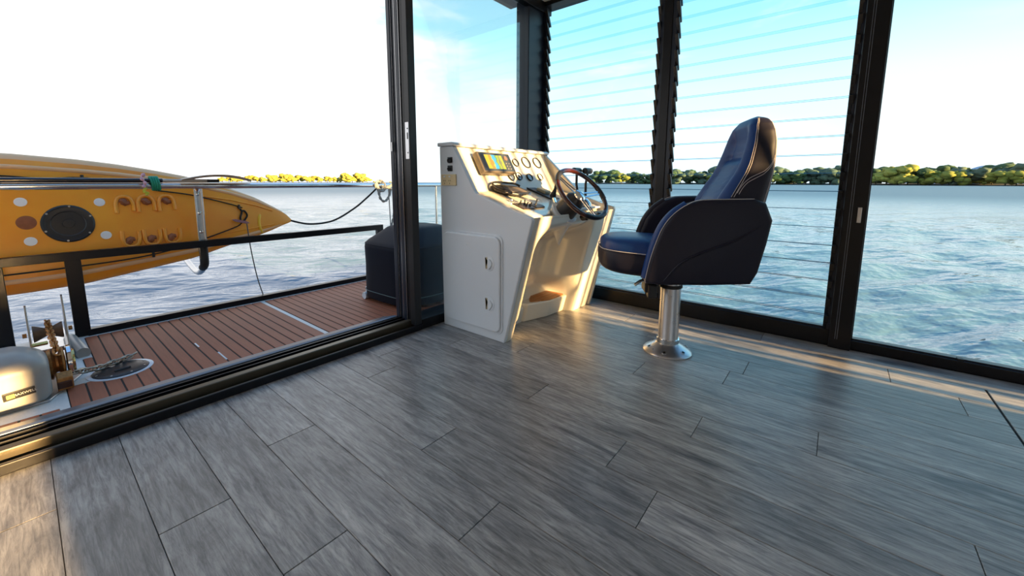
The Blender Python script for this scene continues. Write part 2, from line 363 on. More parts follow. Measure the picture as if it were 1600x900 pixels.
# --- sliding door frame
d1 = thing('door_1', (0, 2.2, 0), 'black sliding door frame with stacked stiles and golden lit threshold', 'door frame', kind='structure')
B(-3.2, 1.662, 2.130, 2.150, 0, .040).build('threshold_nosing', M_BLACK, d1, bevel=.004)
B(-3.2, 1.655, 2.150, 2.345, -.04, .012).build('threshold_base', M_BLACKM, d1)
B(-3.2, 1.640, 2.188, 2.192 + .04, .0, .066).build('threshold_track', M_TRACK, d1, bevel=.005, seg=2)
B(-3.2, 1.630, 2.262, 2.272, .0, .066).build('threshold_track', M_BLACK, d1, bevel=.002)
B(-3.2, 1.630, 2.300, 2.312, .0, .068).build('threshold_track', M_BLACK, d1, bevel=.002)
sl = MB().prism([(2.335, -.04), (2.335, .066), (2.352, .070), (2.50, .028), (2.52, -.04)], -3.2, 1.60, lambda u, v, w: (w, u, v)).build('outer_sill', M_SILL, d1, bevel=.003)
B(1.604, 1.658, 2.135, 2.185, .04, 2.48).build('jamb', noisy(mat('bronze_black_jamb', (.016, .017, .020), .38, spec=.35), 8, .3, .02), d1, bevel=.004)
for (ya, yb, xa) in ((2.190, 2.222, 1.612), (2.228, 2.262, 1.604), (2.270, 2.300, 1.612), (2.306, 2.345, 1.600)):
    B(xa, 1.655, ya, yb, .03, 2.48).build('stile', M_BLUEBLK if ya > 2.2 else M_BLACK, d1, bevel=.006)
for yy in (2.225, 2.266, 2.303): B(1.606, 1.612, yy - .0018, yy + .0018, .05, 2.48).build('stile_bead', M_STEEL, d1)
lk = MB().box(1.5985, 1.604, 2.140, 2.176, 1.145, 1.375).build('lock_plate', M_ALU, d1, bevel=.002); lk['label'] = 'silver lock strike plate'
for z in (1.185, 1.335): MB().lathe([(.004, 0), (.004, .002)], frame((1.598, 2.150, z), (0, 1, 0), (0, 0, 1), (-1, 0, 0)), 10).build('screw', M_BLACKM, lk)
B(1.5975, 1.5990, 2.146, 2.156, 1.27, 1.31).build('latch_slot', M_BLACKM, lk)
B(1.5925, 1.600, 2.312, 2.322, 1.20, 1.26).build('catch', M_STEEL, d1, bevel=.001)

# --- walls behind and left of the camera (unseen rear panels and slats are shaped to block and stripe the sun)
wb = thing('wall_back', (0, -3.25, 0), 'unseen rear wall cut to shape the sun, with upright blinds', 'wall', kind='structure')
B(.20, .44, -3.3, -3.2, 0, 2.46).build('sun_block_panel', M_WALL, wb)
B(-3.2, .20, -3.3, -3.2, 1.30, 2.46).build('sun_block_panel', M_WALL, wb)
B(.44, 2.08, -3.3, -3.2, 0, 2.46).build('sun_block_panel', M_WALL, wb)
B(2.08, 2.22, -3.3, -3.2, 0, .93).build('sun_block_panel', M_WALL, wb)
B(2.22, 2.80, -3.3, -3.2, 0, 1.74).build('sun_block_panel', M_WALL, wb)
B(-3.2, 3.1, -3.3, -3.2, 2.46, 2.56).build('sun_block_panel', M_WALL, wb)
B(-3.3, -3.2, -3.3, 2.16, 0, 2.56).build('wall_left', M_WALL, None)
tag(bpy.data.objects['wall_left'], 'plain cream wall at the far left behind the camera', 'wall', kind='structure')
BLW = .058
x = 2.08
while x < 3.10:
    B(x, x + BLW, -3.22, -3.21, .05, 2.44).build('upright_blind', M_WALL, wb); x += .150

# ================================================================== SIDE DECK
ZD = -.04
dk = thing('floor_deck', (1, 3.2, ZD), 'synthetic teak side deck with black caulked boards', 'deck', kind='structure')
B(-3.2, 4.6, 2.34, 4.02, -.16, ZD - .004).build('deck_base', M_WHITE2, dk)
HC = Vector((.267, 3.015)); HR = .136
def board_piece(x0, x1, ya, yb, circ=False):
    g = .0040; x0 += g; x1 -= g; cx = (x0 + x1) / 2
    pieces = [(ya, yb)]
    n = 5; xs = [x0 + (x1 - x0) * k / (n - 1) for k in range(n)]
    if ya < HC.y < yb and x0 < HC.x + HR and x1 > HC.x - HR:
        def h(xx): d = HR * HR - (xx - HC.x) ** 2; return math.sqrt(d) if d > 0 else 0
        for sgn in (-1, 1):
            edge = [(xx, HC.y + sgn * h(xx)) for xx in xs]
            if sgn < 0: poly = [(x0, ya), (x1, ya)] + edge[::-1]
            else: poly = edge + [(x1, yb), (x0, yb)]
            MB().prism([(a - 0, b) for a, b in poly], ZD - .004, ZD, lambda u, v, w: (u, v, w)).build('deck_board', M_TEAK, dk)
        return
    me = B(x0 - cx, x1 - cx, ya, yb, -.004, 0).mesh('deck_board', M_TEAK, bevel=.001, seg=1)
    instance('deck_board', me, T(cx, 0, ZD), dk)
P0 = .0618
# black caulking bed under the boards
B(.187, 1.248, 2.53, 3.835, ZD - .0045, ZD - .0028).build('caulking', M_CAULK, dk)
B(.055, .187, 2.53, 2.955, ZD - .0045, ZD - .0028).build('caulking', M_CAULK, dk)
B(.145, .187, 3.13, 3.37, ZD - .0045, ZD - .0028).build('caulking', M_CAULK, dk)
B(1.278, 4.5, 2.53, 3.835, ZD - .0045, ZD - .0028).build('caulking', M_CAULK, dk)
B(-3.1, .028, 2.53, 2.70, ZD - .0045, ZD - .0028).build('caulking', M_CAULK, dk)
for k in range(17): board_piece(.1875 + P0 * k, .1875 + P0 * (k + 1) if k < 16 else 1.248, 2.53, 3.835)
for k in range(40): board_piece(1.278 + P0 * k, 1.278 + P0 * (k + 1), 2.53, 3.835)
board_piece(.056, .125, 2.53, 2.955); board_piece(.125, .1875, 2.53, 2.955)
board_piece(.145, .1875, 3.13, 3.37)
for k in range(30): board_piece(.028 - P0 * (k + 1), .028 - P0 * k, 2.53, 2.70)
for (xx, yy, ln) in ((.63, 3.11, .09), (.683, 2.80, .16)):
    B(xx - .004, xx + .004, yy - ln / 2, yy + ln / 2, ZD - .004, ZD + .0006).build('caulk_gap', M_WHITE, dk)
B(-3.2, 4.6, 4.0, 4.02, -.34, -.10).build('deck_edge', M_WHITE2, dk)

# ring and hatch
hk = thing('anchor_locker_hatch', (HC.x, HC.y, ZD), 'round black screwed locker hatch set in the teak deck', 'hatch')
MB().lathe([(HR, -.004), (HR, .0015), (.118, .003), (.116, -.002)], T(HC.x, HC.y, ZD), 48).build('white_surround', M_WHITE, hk)
MB().lathe([(.115, 0), (.115, .006), (.108, .010), (.05, .0115), (0.0005, .012)], T(HC.x, HC.y, ZD), 48).build('lid', M_PLAST, hk, smooth=30)
for k in range(8):
    a = k * math.pi / 4 + .3; MB().lathe([(.005, 0), (.005, .0025), (.002, .003)], T(HC.x + .103 * math.cos(a), HC.y + .103 * math.sin(a), ZD + .009), 10).build('screw', M_STEEL, hk)
MB().tube([(HC.x - .03, HC.y - .04, ZD + .012), (HC.x + .035, HC.y - .03, ZD + .012)], .008, 8).build('lift_recess', M_BLACKM, hk)
MB().prism([(.02, 2.70), (.056, 2.56), (.056, 2.955), (.17, 2.965), (.185, 3.11), (.15, 3.125), (.135, 3.40), (-.35, 3.83), (-.35, 2.70)], ZD - .0035, ZD - .0005, lambda u, v, w: (u, v, w)).build('mooring_pad', M_WHITE2, dk)

# ================================================================== RAILING
YR = 3.90
rl = thing('deck_railing', (.2, YR, ZD), 'black square tube deck railing frame along the side deck', 'railing')
B(.21, 3.3, YR - .03, YR + .03, -.045, .0).build('base_beam', M_BLACK, rl, bevel=.003)
B(-3.0, -.10, YR - .03, YR + .03, -.045, .0).build('base_beam', M_BLACK, rl, bevel=.003)
B(-3.0, 2.52, YR - .025, YR + .025, .480, .535).build('mid_rail', M_BLACK, rl, bevel=.003)
for (xa, xb) in ((.152, .226), (-.176, -.100), (2.45, 2.52)):
    B(xa, xb, YR - .025, YR + .025, -.04, .483).build('post', M_BLACK, rl, bevel=.003)
B(.40, .44, YR - .034, YR - .029, -.012, .002).build('drain_slot', M_BLACKM, rl)
hr = thing('hand_rail', (.9, YR, .96), 'polished stainless hand rail tube above the black railing', 'hand rail')
MB().tube([(-3, YR, .965), (2.64, YR, .965)], .0225, 16).build('rail_tube', M_CHROME, hr, smooth=True)
MB().tube([(2.86, YR, .965), (4.4, YR, .965)], .0225, 16).build('rail_tube', M_CHROME, hr, smooth=True)
MB().tube([(2.64, YR, .965), (2.86, YR, .965)], .0225, 16).build('rail_tube', M_CHROME, hr, smooth=True)
for xx in (3.3, 4.35): MB().tube([(xx, YR, .96), (xx, YR, -.04)], .018, 12).build('stanchion', M_CHROME, hr, smooth=True)
# kayak rack bracket
br = thing('kayak_rack_bracket', (.93, YR + .04, .3), 'stainless kayak cradle arm hooked under the orange hull', 'bracket')
for s in (-1, 1): MB().box(s * .022 - .006, s * .022 + .006, -.006, .008, 0, .56, M=frame((.905, YR + .03, .38), (1, 0, 0), (0, 1, 0), (.02 * .1, 0, 1))).build('side_channel', M_CHROME, br, bevel=.002)
MB().box(-.020, .020, .0, .004, 0, .56, M=frame((.905, YR + .045, .38), (1, 0, 0), (0, 1, 0), (0, 0, 1))).build('back_plate', M_STEEL, br)
for z in (.46, .60, .75, .90): MB().lathe([(.014, 0), (.014, .008), (.006, .010)], frame((.905, YR + .045, z), (1, 0, 0), (0, 0, 1), (0, -1, 0)), 12).build('bolt', M_CHROME, br)
MB().tube(spline([(.905, YR + .05, .50), (.905, YR + .05, .36), (.905, YR + .12, .28), (.905, YR + .30, .235), (.905, YR + .62, .30)]), .022, 12).build('cradle_arm', M_STEEL, br, smooth=True)
MB().tube(spline([(.905, YR + .04, .52), (.905, YR + .04, .35), (.905, YR + .10, .30)]), [.030] * 17, 12).build('rubber_sleeve', M_RUB, br, smooth=True)
MB().tube([(.905, YR + .03, .93), (.905, YR, .965)], .018, 10).build('clamp', M_CHROME, br)

# ================================================================== KAYAK
M_KAY = bpy.data.materials.new('orange_kayak_plastic'); M_KAY.use_nodes = True
def kay(m):
    t = m.node_tree; b = t.nodes['Principled BSDF']; n = t.nodes.new; l = t.links.new
    g = n('ShaderNodeTexCoord'); x = n('ShaderNodeTexNoise'); x.inputs['Scale'].default_value = 2.2; x.inputs['Detail'].default_value = 5; l(g.outputs['Object'], x.inputs['Vector'])
    r = n('ShaderNodeValToRGB'); l(x.outputs[0], r.inputs[0]); e = r.color_ramp.elements
    e[0].position = .3; e[0].color = (.92, .28, .018, 1); e[1].position = .7; e[1].color = (.98, .42, .035, 1)
    l(r.outputs[0], b.inputs['Base Color']); b.inputs['Roughness'].default_value = .32
    b.inputs['Subsurface Weight'].default_value = .15; b.inputs['Subsurface Radius'].default_value = (.08, .03, .01)
kay(M_KAY)
M_KAY2 = noisy(mat('pale_orange_hull_plastic', (.88, .50, .25), .35), 2, .12, 0)
M_KSTAIN = noisy(mat('grimy_orange_plastic', (.30, .10, .04), .7), 30, .35, .2, .002)
ky = thing('kayak', (.3, 4.3, .28), 'orange sit-on-top kayak slung on its side outside the railing', 'kayak')
KX = [-1.6, -1.0, -.4, 0, .3, .5, .7, .9, 1.1, 1.3, 1.45, 1.58, 1.66, 1.70]
def kinter(tab, x):
    for (a, va), (b, vb) in zip(tab[:-1], tab[1:]):
        if x <= b: t = (x - a) / (b - a); return va + (vb - va) * t
    return tab[-1][1]
KT = [(-1.6, 1.00), (-1.0, 1.14), (-.4, 1.185), (0, 1.18), (.3, 1.155), (.5, 1.128), (.7, 1.09), (.9, 1.045), (1.2, .945), (1.4, .855), (1.6, .73), (1.69, .655), (1.71, .62)]
KB = [(-1.6, .45), (-1.0, .30), (-.4, .262), (0, .262), (.24, .272), (.48, .306), (.88, .364), (1.15, .44), (1.3, .475), (1.5, .535), (1.62, .58), (1.69, .60), (1.71, .61)]
KW = [(-1.6, .12), (-1.0, .19), (0, .215), (.6, .20), (1.0, .155), (1.3, .105), (1.5, .065), (1.65, .03), (1.71, .008)]
def k_sect(x, n=40):
    zt, zb, hw = kinter(KT, x), kinter(KB, x), kinter(KW, x); zc = (zt + zb) / 2; hz = (zt - zb) / 2; out = []
    for k in range(n):
        a = 2 * math.pi * k / n; c, s = math.cos(a), math.sin(a)
        # deck (facing -y) flatter, hull (+y) rounder; hull leans outward at the top
        if c < 0: y = -hw * .55 * abs(c) ** .45
        else: y = hw * 1.35 * abs(c) ** .8
        z = hz * (abs(s) ** .80) * (1 if s > 0 else -1)
        out.append(Vector((x, 4.22 + y + z * .16, zc + z)))
    return out
kxs = [-1.6 + 3.31 * (k / 70) for k in range(71)]
MBk = MB().loft([k_sect(x) for x in kxs])
for fi, f_ in enumerate(MBk.f):
    if len(f_) == 4 and 1 <= (fi % 40) < 13: MBk.mi[fi] = 1
hull = MBk.build('hull', [M_KAY, M_KAY2], ky, smooth=60)
def deck_y(x, z):   # y of deck face at x,z
    zt, zb, hw = kinter(KT, x), kinter(KB, x), kinter(KW, x); zc = (zt + zb) / 2; hz = (zt - zb) / 2
    s = min(.999, abs((z - zc) / hz)) ** (1 / .80); c = math.sqrt(max(0, 1 - s * s)); return 4.22 - hw * .55 * c ** .45 + (z - zc) * .16
# gunwale moulding: pale band along the upper and lower edge
for tab, sg, nm in ((KT, 1, 'gunwale'), (KB, -1, 'gunwale')):
    xs_ = [-1.5 + 3.16 * k / 60 for k in range(61)]
    pts = []; rs = []
    for x in xs_:
        zt, zb = kinter(KT, x), kinter(KB, x); zc = (zt + zb) / 2; hz = (zt - zb) / 2; z = zc + sg * hz * .80
        pts.append((x, deck_y(x, z) + .008, z)); rs.append(.016 * min(1, hz / .2) + .002)
    MB().tube(pts, rs, 10).build(nm, M_KAY2, ky, smooth=True)
# inner cockpit moulding recess bands
for sg in (1, -1):
    pts = []
    for k in range(40):
        x = .98 + .55 * k / 39; zt, zb = kinter(KT, x), kinter(KB, x); zc = (zt + zb) / 2; hz = (zt - zb) / 2; z = zc + sg * hz * .55
        pts.append((x, deck_y(x, z), z))
    MB().tube(pts, .007, 8).build('deck_ridge', M_KAY, ky, smooth=True)
# deck wells and moulded foot steps
def patch_ring(cx, cz, rx, rz, r, name, m_, n=32, sq=2.0, part=(0, 2 * math.pi)):
    pts = []
    for k in range(n + 1):
        a = part[0] + (part[1] - part[0]) * k / n; c, s = math.cos(a), math.sin(a)
        x = cx + rx * abs(c) ** (2 / sq) * (1 if c > 0 else -1); z = cz + rz * abs(s) ** (2 / sq) * (1 if s > 0 else -1)
        pts.append((x, deck_y(x, z) - .001, z))
    return MB().tube(pts, r, 8).build(name, m_, ky, smooth=True)
for i in range(3):
    cx = .500 + i * .122
    patch_ring(cx, .800, .048, .085, .014, 'foot_well', M_KAY, part=(-.2, math.pi + .3), sq=2.6)
    patch_ring(cx + .01, .600, .048, .085, .014, 'foot_well', M_KAY, part=(math.pi - .3, 2 * math.pi + .2), sq=2.6)
    for cz, sgz in ((.845, 1), (.56, -1)):
        pts = [(cx - .03 + .06 * q / 6, 0, cz + sgz * (.012 * math.sin(q * 1.1))) for q in range(7)]
        MB().tube([(p[0], deck_y(p[0], p[2]) + .002, p[2]) for p in pts], [.006, .018, .024, .026, .022, .016, .006], 8).build('stain', M_KSTAIN, ky, smooth=True)
def disc(cx, cz, r, name, m_, th=.006, prof=None, parent=None):
    n_ = Vector((0, -1, .16)).normalized(); y = deck_y(cx, cz)
    return MB().lathe(prof or [(r, -.004), (r, th * .6), (r * .93, th), (.0005, th)], frame((cx, y, cz), (1, 0, 0), n_.cross(Vector((1, 0, 0))), n_), 40).build(name, m_, parent or ky, smooth=35)
hl = disc(.207, .708, .116, 'hatch_lid', M_PLAST, prof=[(.128, -.01), (.128, .004), (.118, .009), (.112, .006), (.085, .007), (.080, .003), (.03, .004), (.028, .010), (.0005, .011)])
for k in range(6):
    a = k * math.pi / 3 + .4; disc(.207 + .117 * math.cos(a), .708 + .117 * math.sin(a), .006, 'screw', M_STEEL, .015, parent=hl)
disc(.0225, .728, .045, 'drain_plug', M_KSTAIN, .002)
M_SCUP = mat('scupper_daylight_white', (.88, .88, .88), .3)  # open scupper holes: daylight showing through is painted as white discs
for cx, cz in ((.012, .862), (.028, .605), (.372, .848), (.380, .612)):
    disc(cx, cz, .029, 'scupper', M_SCUP, .004)
def kcord(pts, r=.005, nm='deck_cord', par=None):
    return MB().tube(spline(pts, 6), r, 8).build(nm, M_CORD, par or ky, smooth=True)
def kp(x, z, off=.012): return (x, deck_y(x, z) - off, z)
kcord([kp(-1.2, 1.03), kp(-.3, 1.035), kp(-.05, 1.030), kp(.12, 1.015), kp(.30, 1.022), kp(.50, .99), kp(.68, .955, .016)])
kcord([kp(.68, .93), kp(.88, .895), kp(1.02, .855), kp(1.20, .795), kp(1.27, .765)])
kcord([kp(-.9, .40), kp(-.1, .405), kp(.15, .41), kp(.42, .42), kp(.62, .44), kp(.80, .475), kp(.98, .53), kp(1.20, .60), kp(1.25, .635)], .005)
for cx, cz in ((.305, 1.022), (.62, .44), (1.245, .775)):
    MB().tube([kp(cx, cz - .02), kp(cx, cz + .02, .02)], .009, 8).build('cord_cleat', M_PLAST, ky)
MB().tube(spline([kp(1.235, .775), kp(1.262, .735), kp(1.245, .68), kp(1.25, .635), kp(1.30, .69), kp(1.285, .735), kp(1.262, .735)]), .0075, 8).build('bow_loop', M_CORD, ky, smooth=True)
pt = MB().prism([(-.065, 0), (-.04, .012), (.045, .012), (.07, 0), (.045, -.012), (-.04, -.012)], -.008, .008, lambda u, v, w: (1.235 + u, deck_y(1.2, .65) - .03 + w, .648 + v - u * .28)).build('carry_toggle', mat('purple_toggle', (.36, .17, .20), .5), ky, bevel=.003)
pts = []
for q in range(12):
    z = .52 + .18 * q / 11; pts.append(kp(1.415 - .018 * math.sin(q / 11 * math.pi), z, -.002))
MB().tube(pts, [.004] + [.013] * 10 + [.004], 10).build('bow_handle_ridge', mat('yellow_ridge_plastic', (.95, .55, .03), .3), ky, smooth=True)

# paddle lying on the hand rail
pd = thing('paddle', (.1, YR - .035, 1.0), 'black shafted kayak paddle with pale blade on the hand rail', 'paddle')
MB().tube([(-1.3, YR - .012, 1.004), (.69, YR - .012, 1.004)], .0165, 12).build('shaft', mat('black_paddle_shaft', (.012, .014, .02), .22, coat=.5), pd, smooth=True)
MB().tube([(.69, YR - .012, 1.004), (.98, YR - .012, 1.004)], .013, 12).build('ferrule', mat('grey_paddle_ferrule', (.50, .46, .42), .35), pd, smooth=True)
bl_ = MB(); n_ = 20; rings = []
for k in range(n_ + 1):
    t = k / n_; x = .80 + .47 * t; w = .014 + .085 * math.sin(math.pi * min(1, t * .93 + .07)) ** .8 * (1 if t < .9 else (1 - (t - .9) * 2))
    zc = 1.006 + .038 * math.sin(math.pi * t); rings.append([Vector((x, YR - .01 + w * c_, zc + h_ + .01 * c_ * c_)) for c_, h_ in ((-1, 0), (-.5, .005), (0, .008), (.5, .005), (1, 0), (.5, -.006), (0, -.008), (-.5, -.006))])
bl_.loft(rings).build('blade', noisy(mat('pale_grey_paddle_blade', (.46, .40, .34), .4), 20, .1, 0), pd, smooth=60)
MB().tube([(.955, YR - .055, 1.004), (1.03, YR - .055, 1.004)], .012, 8).build('drip_ring', M_RUB, pd)
gc = MB()
for k in range(4):
    c0 = Vector((.628 + k * .013, YR - .004, .984)); gc.tube([c0 + Vector((.006 * math.sin(a) * 0 + .010 * (z_ := math.sin(a)) * -.6, .036 * math.cos(a), .048 * math.sin(a))) for a in [2 * math.pi * q / 20 for q in range(20)]], .0065, 8, closed=True)
o = gc.build('lashing_cord', M_GREEN, None, smooth=True); tag(o, 'green cord lashing the paddle to the hand rail', 'cord')
tg = thing('float_tag', (.583, YR - .05, .99), 'faded pink and lime ribbon tag hanging beside the green cord', 'tag')
MB().tube(spline([(.590, YR - .045, 1.055), (.574, YR - .05, 1.02), (.588, YR - .052, .985), (.575, YR - .052, .955)]), [.004 + .008 * abs(math.sin(q * .5)) for q in range(25)], 8).build('pink_ribbon', mat('faded_pink', (.62, .36, .46), .7), tg)
MB().tube(spline([(.590, YR - .048, .955), (.578, YR - .05, .925), (.598, YR - .05, .915), (.583, YR - .05, .90)]), .008, 8).build('lime_ribbon', mat('lime_ribbon', (.55, .55, .05), .7), tg)

# ropes at the corner of the rail
def braided(pts, r, name, parent, m_=None):
    P = spline(pts, 10); mb = MB()
    Ls = [0]
    for a, b in zip(P[:-1], P[1:]): Ls.append(Ls[-1] + (b - a).length)
    for s in (0, math.pi):
        q = []
        for i, p in enumerate(P):
            t = (P[min(i + 1, len(P) - 1)] - P[max(i - 1, 0)]).normalized(); a = t.orthogonal().normalized(); b = t.cross(a); w = Ls[i] / r * .8 + s
            q.append(p + (a * math.cos(w) + b * math.sin(w)) * r * .45)
        mb.tube(q, r * .62, 7)
    return mb.build(name, m_ or M_ROPE, parent, smooth=True)
kn = thing('mooring_line', (2.50, YR, .95), 'grey braided mooring line knotted around the hand rail end', 'rope')
cx_ = 2.50
braided([(cx_ - .05, YR - .03, .99), (cx_ - .03, YR - .035, .93), (cx_ + .02, YR, .915), (cx_ + .03, YR + .03, .97), (cx_ - .01, YR - .01, 1.01), (cx_ - .06, YR - .035, .97), (cx_ - .02, YR - .04, .90), (cx_ + .06, YR - .03, .93), (cx_ + .05, YR, 1.0), (cx_, YR - .03, 1.01)], .017, 'knot', kn)
braided([(cx_ - .03, YR - .04, .90), (cx_ - .01, YR - .04, .82), (cx_ + .04, YR - .04, .79), (cx_ + .10, YR - .03, .84), (cx_ + .13, YR - .03, .93)], .014, 'loop', kn)
braided([(cx_ + .02, YR - .03, .95), (cx_ + .10, YR - .03, .94), (cx_ + .16, YR - .03, .98), (cx_ + .23, YR - .03, 1.02)], .016, 'tail', kn)
braided([(2.66, YR - .03, .98), (2.665, YR - .03, .8), (2.655, YR - .03, .62), (2.60, YR - .03, .48)], .014, 'hanging_end', kn)
braided([(2.72, YR - .03, .98), (2.725, YR - .03, .8), (2.72, YR - .03, .60), (2.70, YR - .03, .46)], .014, 'hanging_end', kn)
MB().tube(spline([(2.60, YR - .03, .95), (2.605, YR - .03, .75), (2.61, YR - .03, .52)]), .006, 6).build('thin_line', M_ROPE, kn)
o = MB().tube(spline([(1.70, 4.22, .615), (1.85, 4.14, .575), (2.05, 4.06, .60), (2.25, 3.99, .72), (2.38, 3.93, .84), (2.47, 3.89, .935)], 8), .009, 8).build('bow_line', M_CORD, None, smooth=True)
tag(o, 'black line sagging from the kayak nose to the hand rail knot', 'rope')
o = MB().tube(spline([(1.262, 4.05, .63), (1.27, 4.03, .40), (1.285, 3.98, .15), (1.31, 3.935, -.03)], 8), .0045, 6).build('tether_line', mat('grey_cord', (.12, .12, .12), .8), None)
tag(o, 'thin grey line hanging from the kayak bow toggle to the deck', 'rope')

# ================================================================== COVERED BARREL
cv = thing('covered_barbecue', (2.35, 3.05, ZD), 'navy canvas covered deck equipment outside the glazing', 'covered equipment')
rings = []
def rrect(cx, cy, hx, hy, z, n=48, p=5, wob=0):
    out = []
    for k in range(n):
        a = 2 * math.pi * k / n; c, s = math.cos(a), math.sin(a)
        rr_ = 1 + wob * math.sin(a * 7 + z * 9)
        out.append(Vector((cx + hx * abs(c) ** (2 / p) * (1 if c > 0 else -1) * rr_, cy + hy * abs(s) ** (2 / p) * (1 if s > 0 else -1) * rr_, z)))
    return out
for z, hx, hy, w in ((-.012, .40, .37, .012), (.00, .405, .375, .012), (.08, .402, .372, .010), (.28, .395, .368, .008), (.43, .402, .37, .004), (.468, .398, .366, 0), (.495, .37, .345, 0), (.565, .27, .26, 0), (.602, .22, .22, 0), (.616, .17, .18, 0)):
    rings.append(rrect(2.27, 2.955, hx, hy, z, wob=w, p=4))
MB().loft(rings).build('canvas_cover', M_COVER, cv, smooth=50)
pts = rrect(2.27, 2.955, .407, .377, .055, wob=.011, p=4)
MB().tube(pts, .0035, 6, closed=True).build('hem_piping', mat('teal_grey_piping', (.07, .12, .13), .6), cv)
MB().tube([p + Vector((0, 0, .385)) for p in rrect(2.27, 2.955, .397, .366, .083, p=4)], .003, 6, closed=True).build('top_seam', M_COVER, cv)
for a_, b_ in ((1.93, 3.25), (1.93, 2.66), (2.6, 2.66), (2.6, 3.25)):
    MB().tube([(a_, b_, ZD + .03), (a_, b_, .06)], .02, 10).build('leg', M_WHITE, cv)
    MB().lathe([(.035, 0), (.055, .008), (.055, .018), (.03, .03)], T(a_, b_, ZD), 20).build('foot', M_CREAM, cv, smooth=True)
MB().tube([(1.90, 3.22, ZD + .032), (1.87, 3.22, ZD + .032)], .032, 14).build('wheel', M_WHITE, cv)

# ================================================================== WINDLASS, ROLLER, CHAIN
wn = thing('anchor_windlass', (-.12, 2.92, ZD), 'grey housed anchor windlass with maker plate on the deck edge', 'windlass')
rings = []
for i in range(17):           # rounded housing: squarish plan, domed top, front face leans back
    t = i / 16; z = ZD + .008 + .245 * t
    k = (1 - max(0, (t - .62) / .38) ** 2.4 * .55) * (1 if t > .08 else .90 + 1.25 * t)
    hx, hy = .165 * k, .135 * k
    rings.append(rrect(-.150, 2.935 + .025 * t, hx, hy, z, p=4.2, n=40))
MB().loft(rings).build('housing', M_GREYP, wn, smooth=60)
MB().prism([(-.30, 2.82), (.0, 2.82), (.13, 3.10), (.10, 3.15), (-.30, 3.15)], ZD, ZD + .012, lambda u, v, w: (u, v, w)).build('base_plate', M_STEEL, wn, bevel=.003)
plate = MB().box(-.048, .048, -.004, .002, -.017, .017, M=frame((-.085, 2.797, .045), (1, .10, .06), (-.1, 1, 0), (-.05, -.05, 1))).build('maker_plate', M_PLAST, wn, bevel=.0015)
pm = frame((-.085, 2.797, .045), (1, .10, .06), (-.1, 1, 0), (-.05, -.05, 1))
MB().box(-.038, -.014, -.0055, -.004, -.009, .009, M=pm).build('plate_emblem', mat('yellow_emblem', (.75, .55, .12), .4), plate)
tm = text_mesh('MAXWELL', .0155); tm.materials.append(mat('plate_letters', (.7, .7, .68), .4))
o = instance('lettering', tm, pm @ T(.016, -.0045, 0) @ Matrix.Rotation(R(90), 4, 'X'), wn)
GX, GY, GZ = .062, 3.03, .075
Mx = frame((GX - .03, GY, GZ), (0, 1, 0), (0, 0, 1), (1, 0, 0))
MB().lathe([(.030, -.03), (.075, -.02), (.078, -.008), (.046, .006), (.046, .014), (.078, .028), (.074, .036), (.03, .04)], Mx, 28).build('gypsy', M_RUST, wn, smooth=40)
MB().lathe([(.072, .042), (.085, .046), (.085, .060), (.060, .066), (.02, .070)], Mx, 32).build('clutch_cap', M_CHROME, wn, smooth=40)
MB().lathe([(.060, .066), (.058, .072), (.0005, .074)], Mx, 32).build('cap_boss', M_BRONZE, wn, smooth=40)
MB().prism([(2.90, ZD + .01), (2.905, .03), (2.94, .055), (2.965, .03), (2.97, ZD + .01)], .03, .085, lambda u, v, w: (w, u, v)).build('stripper_bracket', M_RUST, wn, bevel=.004)
MB().box(.030, .080, 2.895, 2.915, -.02, .014).build('chain_pawl', mat('brown_pawl', (.10, .045, .03), .4, metal=.5), wn, bevel=.004)
MB().tube([(-.03, 2.98, .205), (.02, 3.0, .20)], .010, 8).build('release_knob', M_BRONZE, wn)

ro = thing('bow_roller', (.03, 3.6, ZD), 'stainless bow roller with two upright cheeks and brown roller', 'anchor roller')
for xa, tz in ((-.036, .30), (.104, .335)):
    MB().prism([(3.36, ZD), (3.36, .02), (3.47, tz), (3.50, tz + .004), (3.60, .05), (3.98, .02), (3.98, ZD)], xa - .004, xa + .004, lambda u, v, w: (w, u, v)).build('cheek_plate', M_STEEL, ro, bevel=.0015)
MB().box(-.036, .104, 3.40, 3.98, ZD, ZD + .008).build('channel_floor', M_STEEL, ro)
MB().lathe([(.048, -.058), (.046, -.05), (.022, -.004), (.022, .004), (.046, .05), (.048, .058)], frame((.034, 3.52, .125), (0, 1, 0), (0, 0, 1), (1, 0, 0)), 24).build('roller', noisy(mat('worn_brown_roller', (.24, .13, .06), .5), 60, .4, .2), ro, smooth=40)
for xa in (-.054, .122):
    MB().lathe([(.013, -.008), (.013, .008)], frame((xa, 3.52, .125), (0, 1, 0), (0, 0, 1), (1, 0, 0)), 6).build('axle_nut', M_RUST, ro)
MB().box(-.036, .104, 3.40, 3.42, .03, .05).build('cross_bar', mat('brown_bar', (.12, .06, .04), .5), ro)
MB().tube([(.155, 3.42, ZD + .02), (.125, 3.80, ZD + .02)], .032, 12).build('side_fairing', M_GREYP, ro, smooth=True)

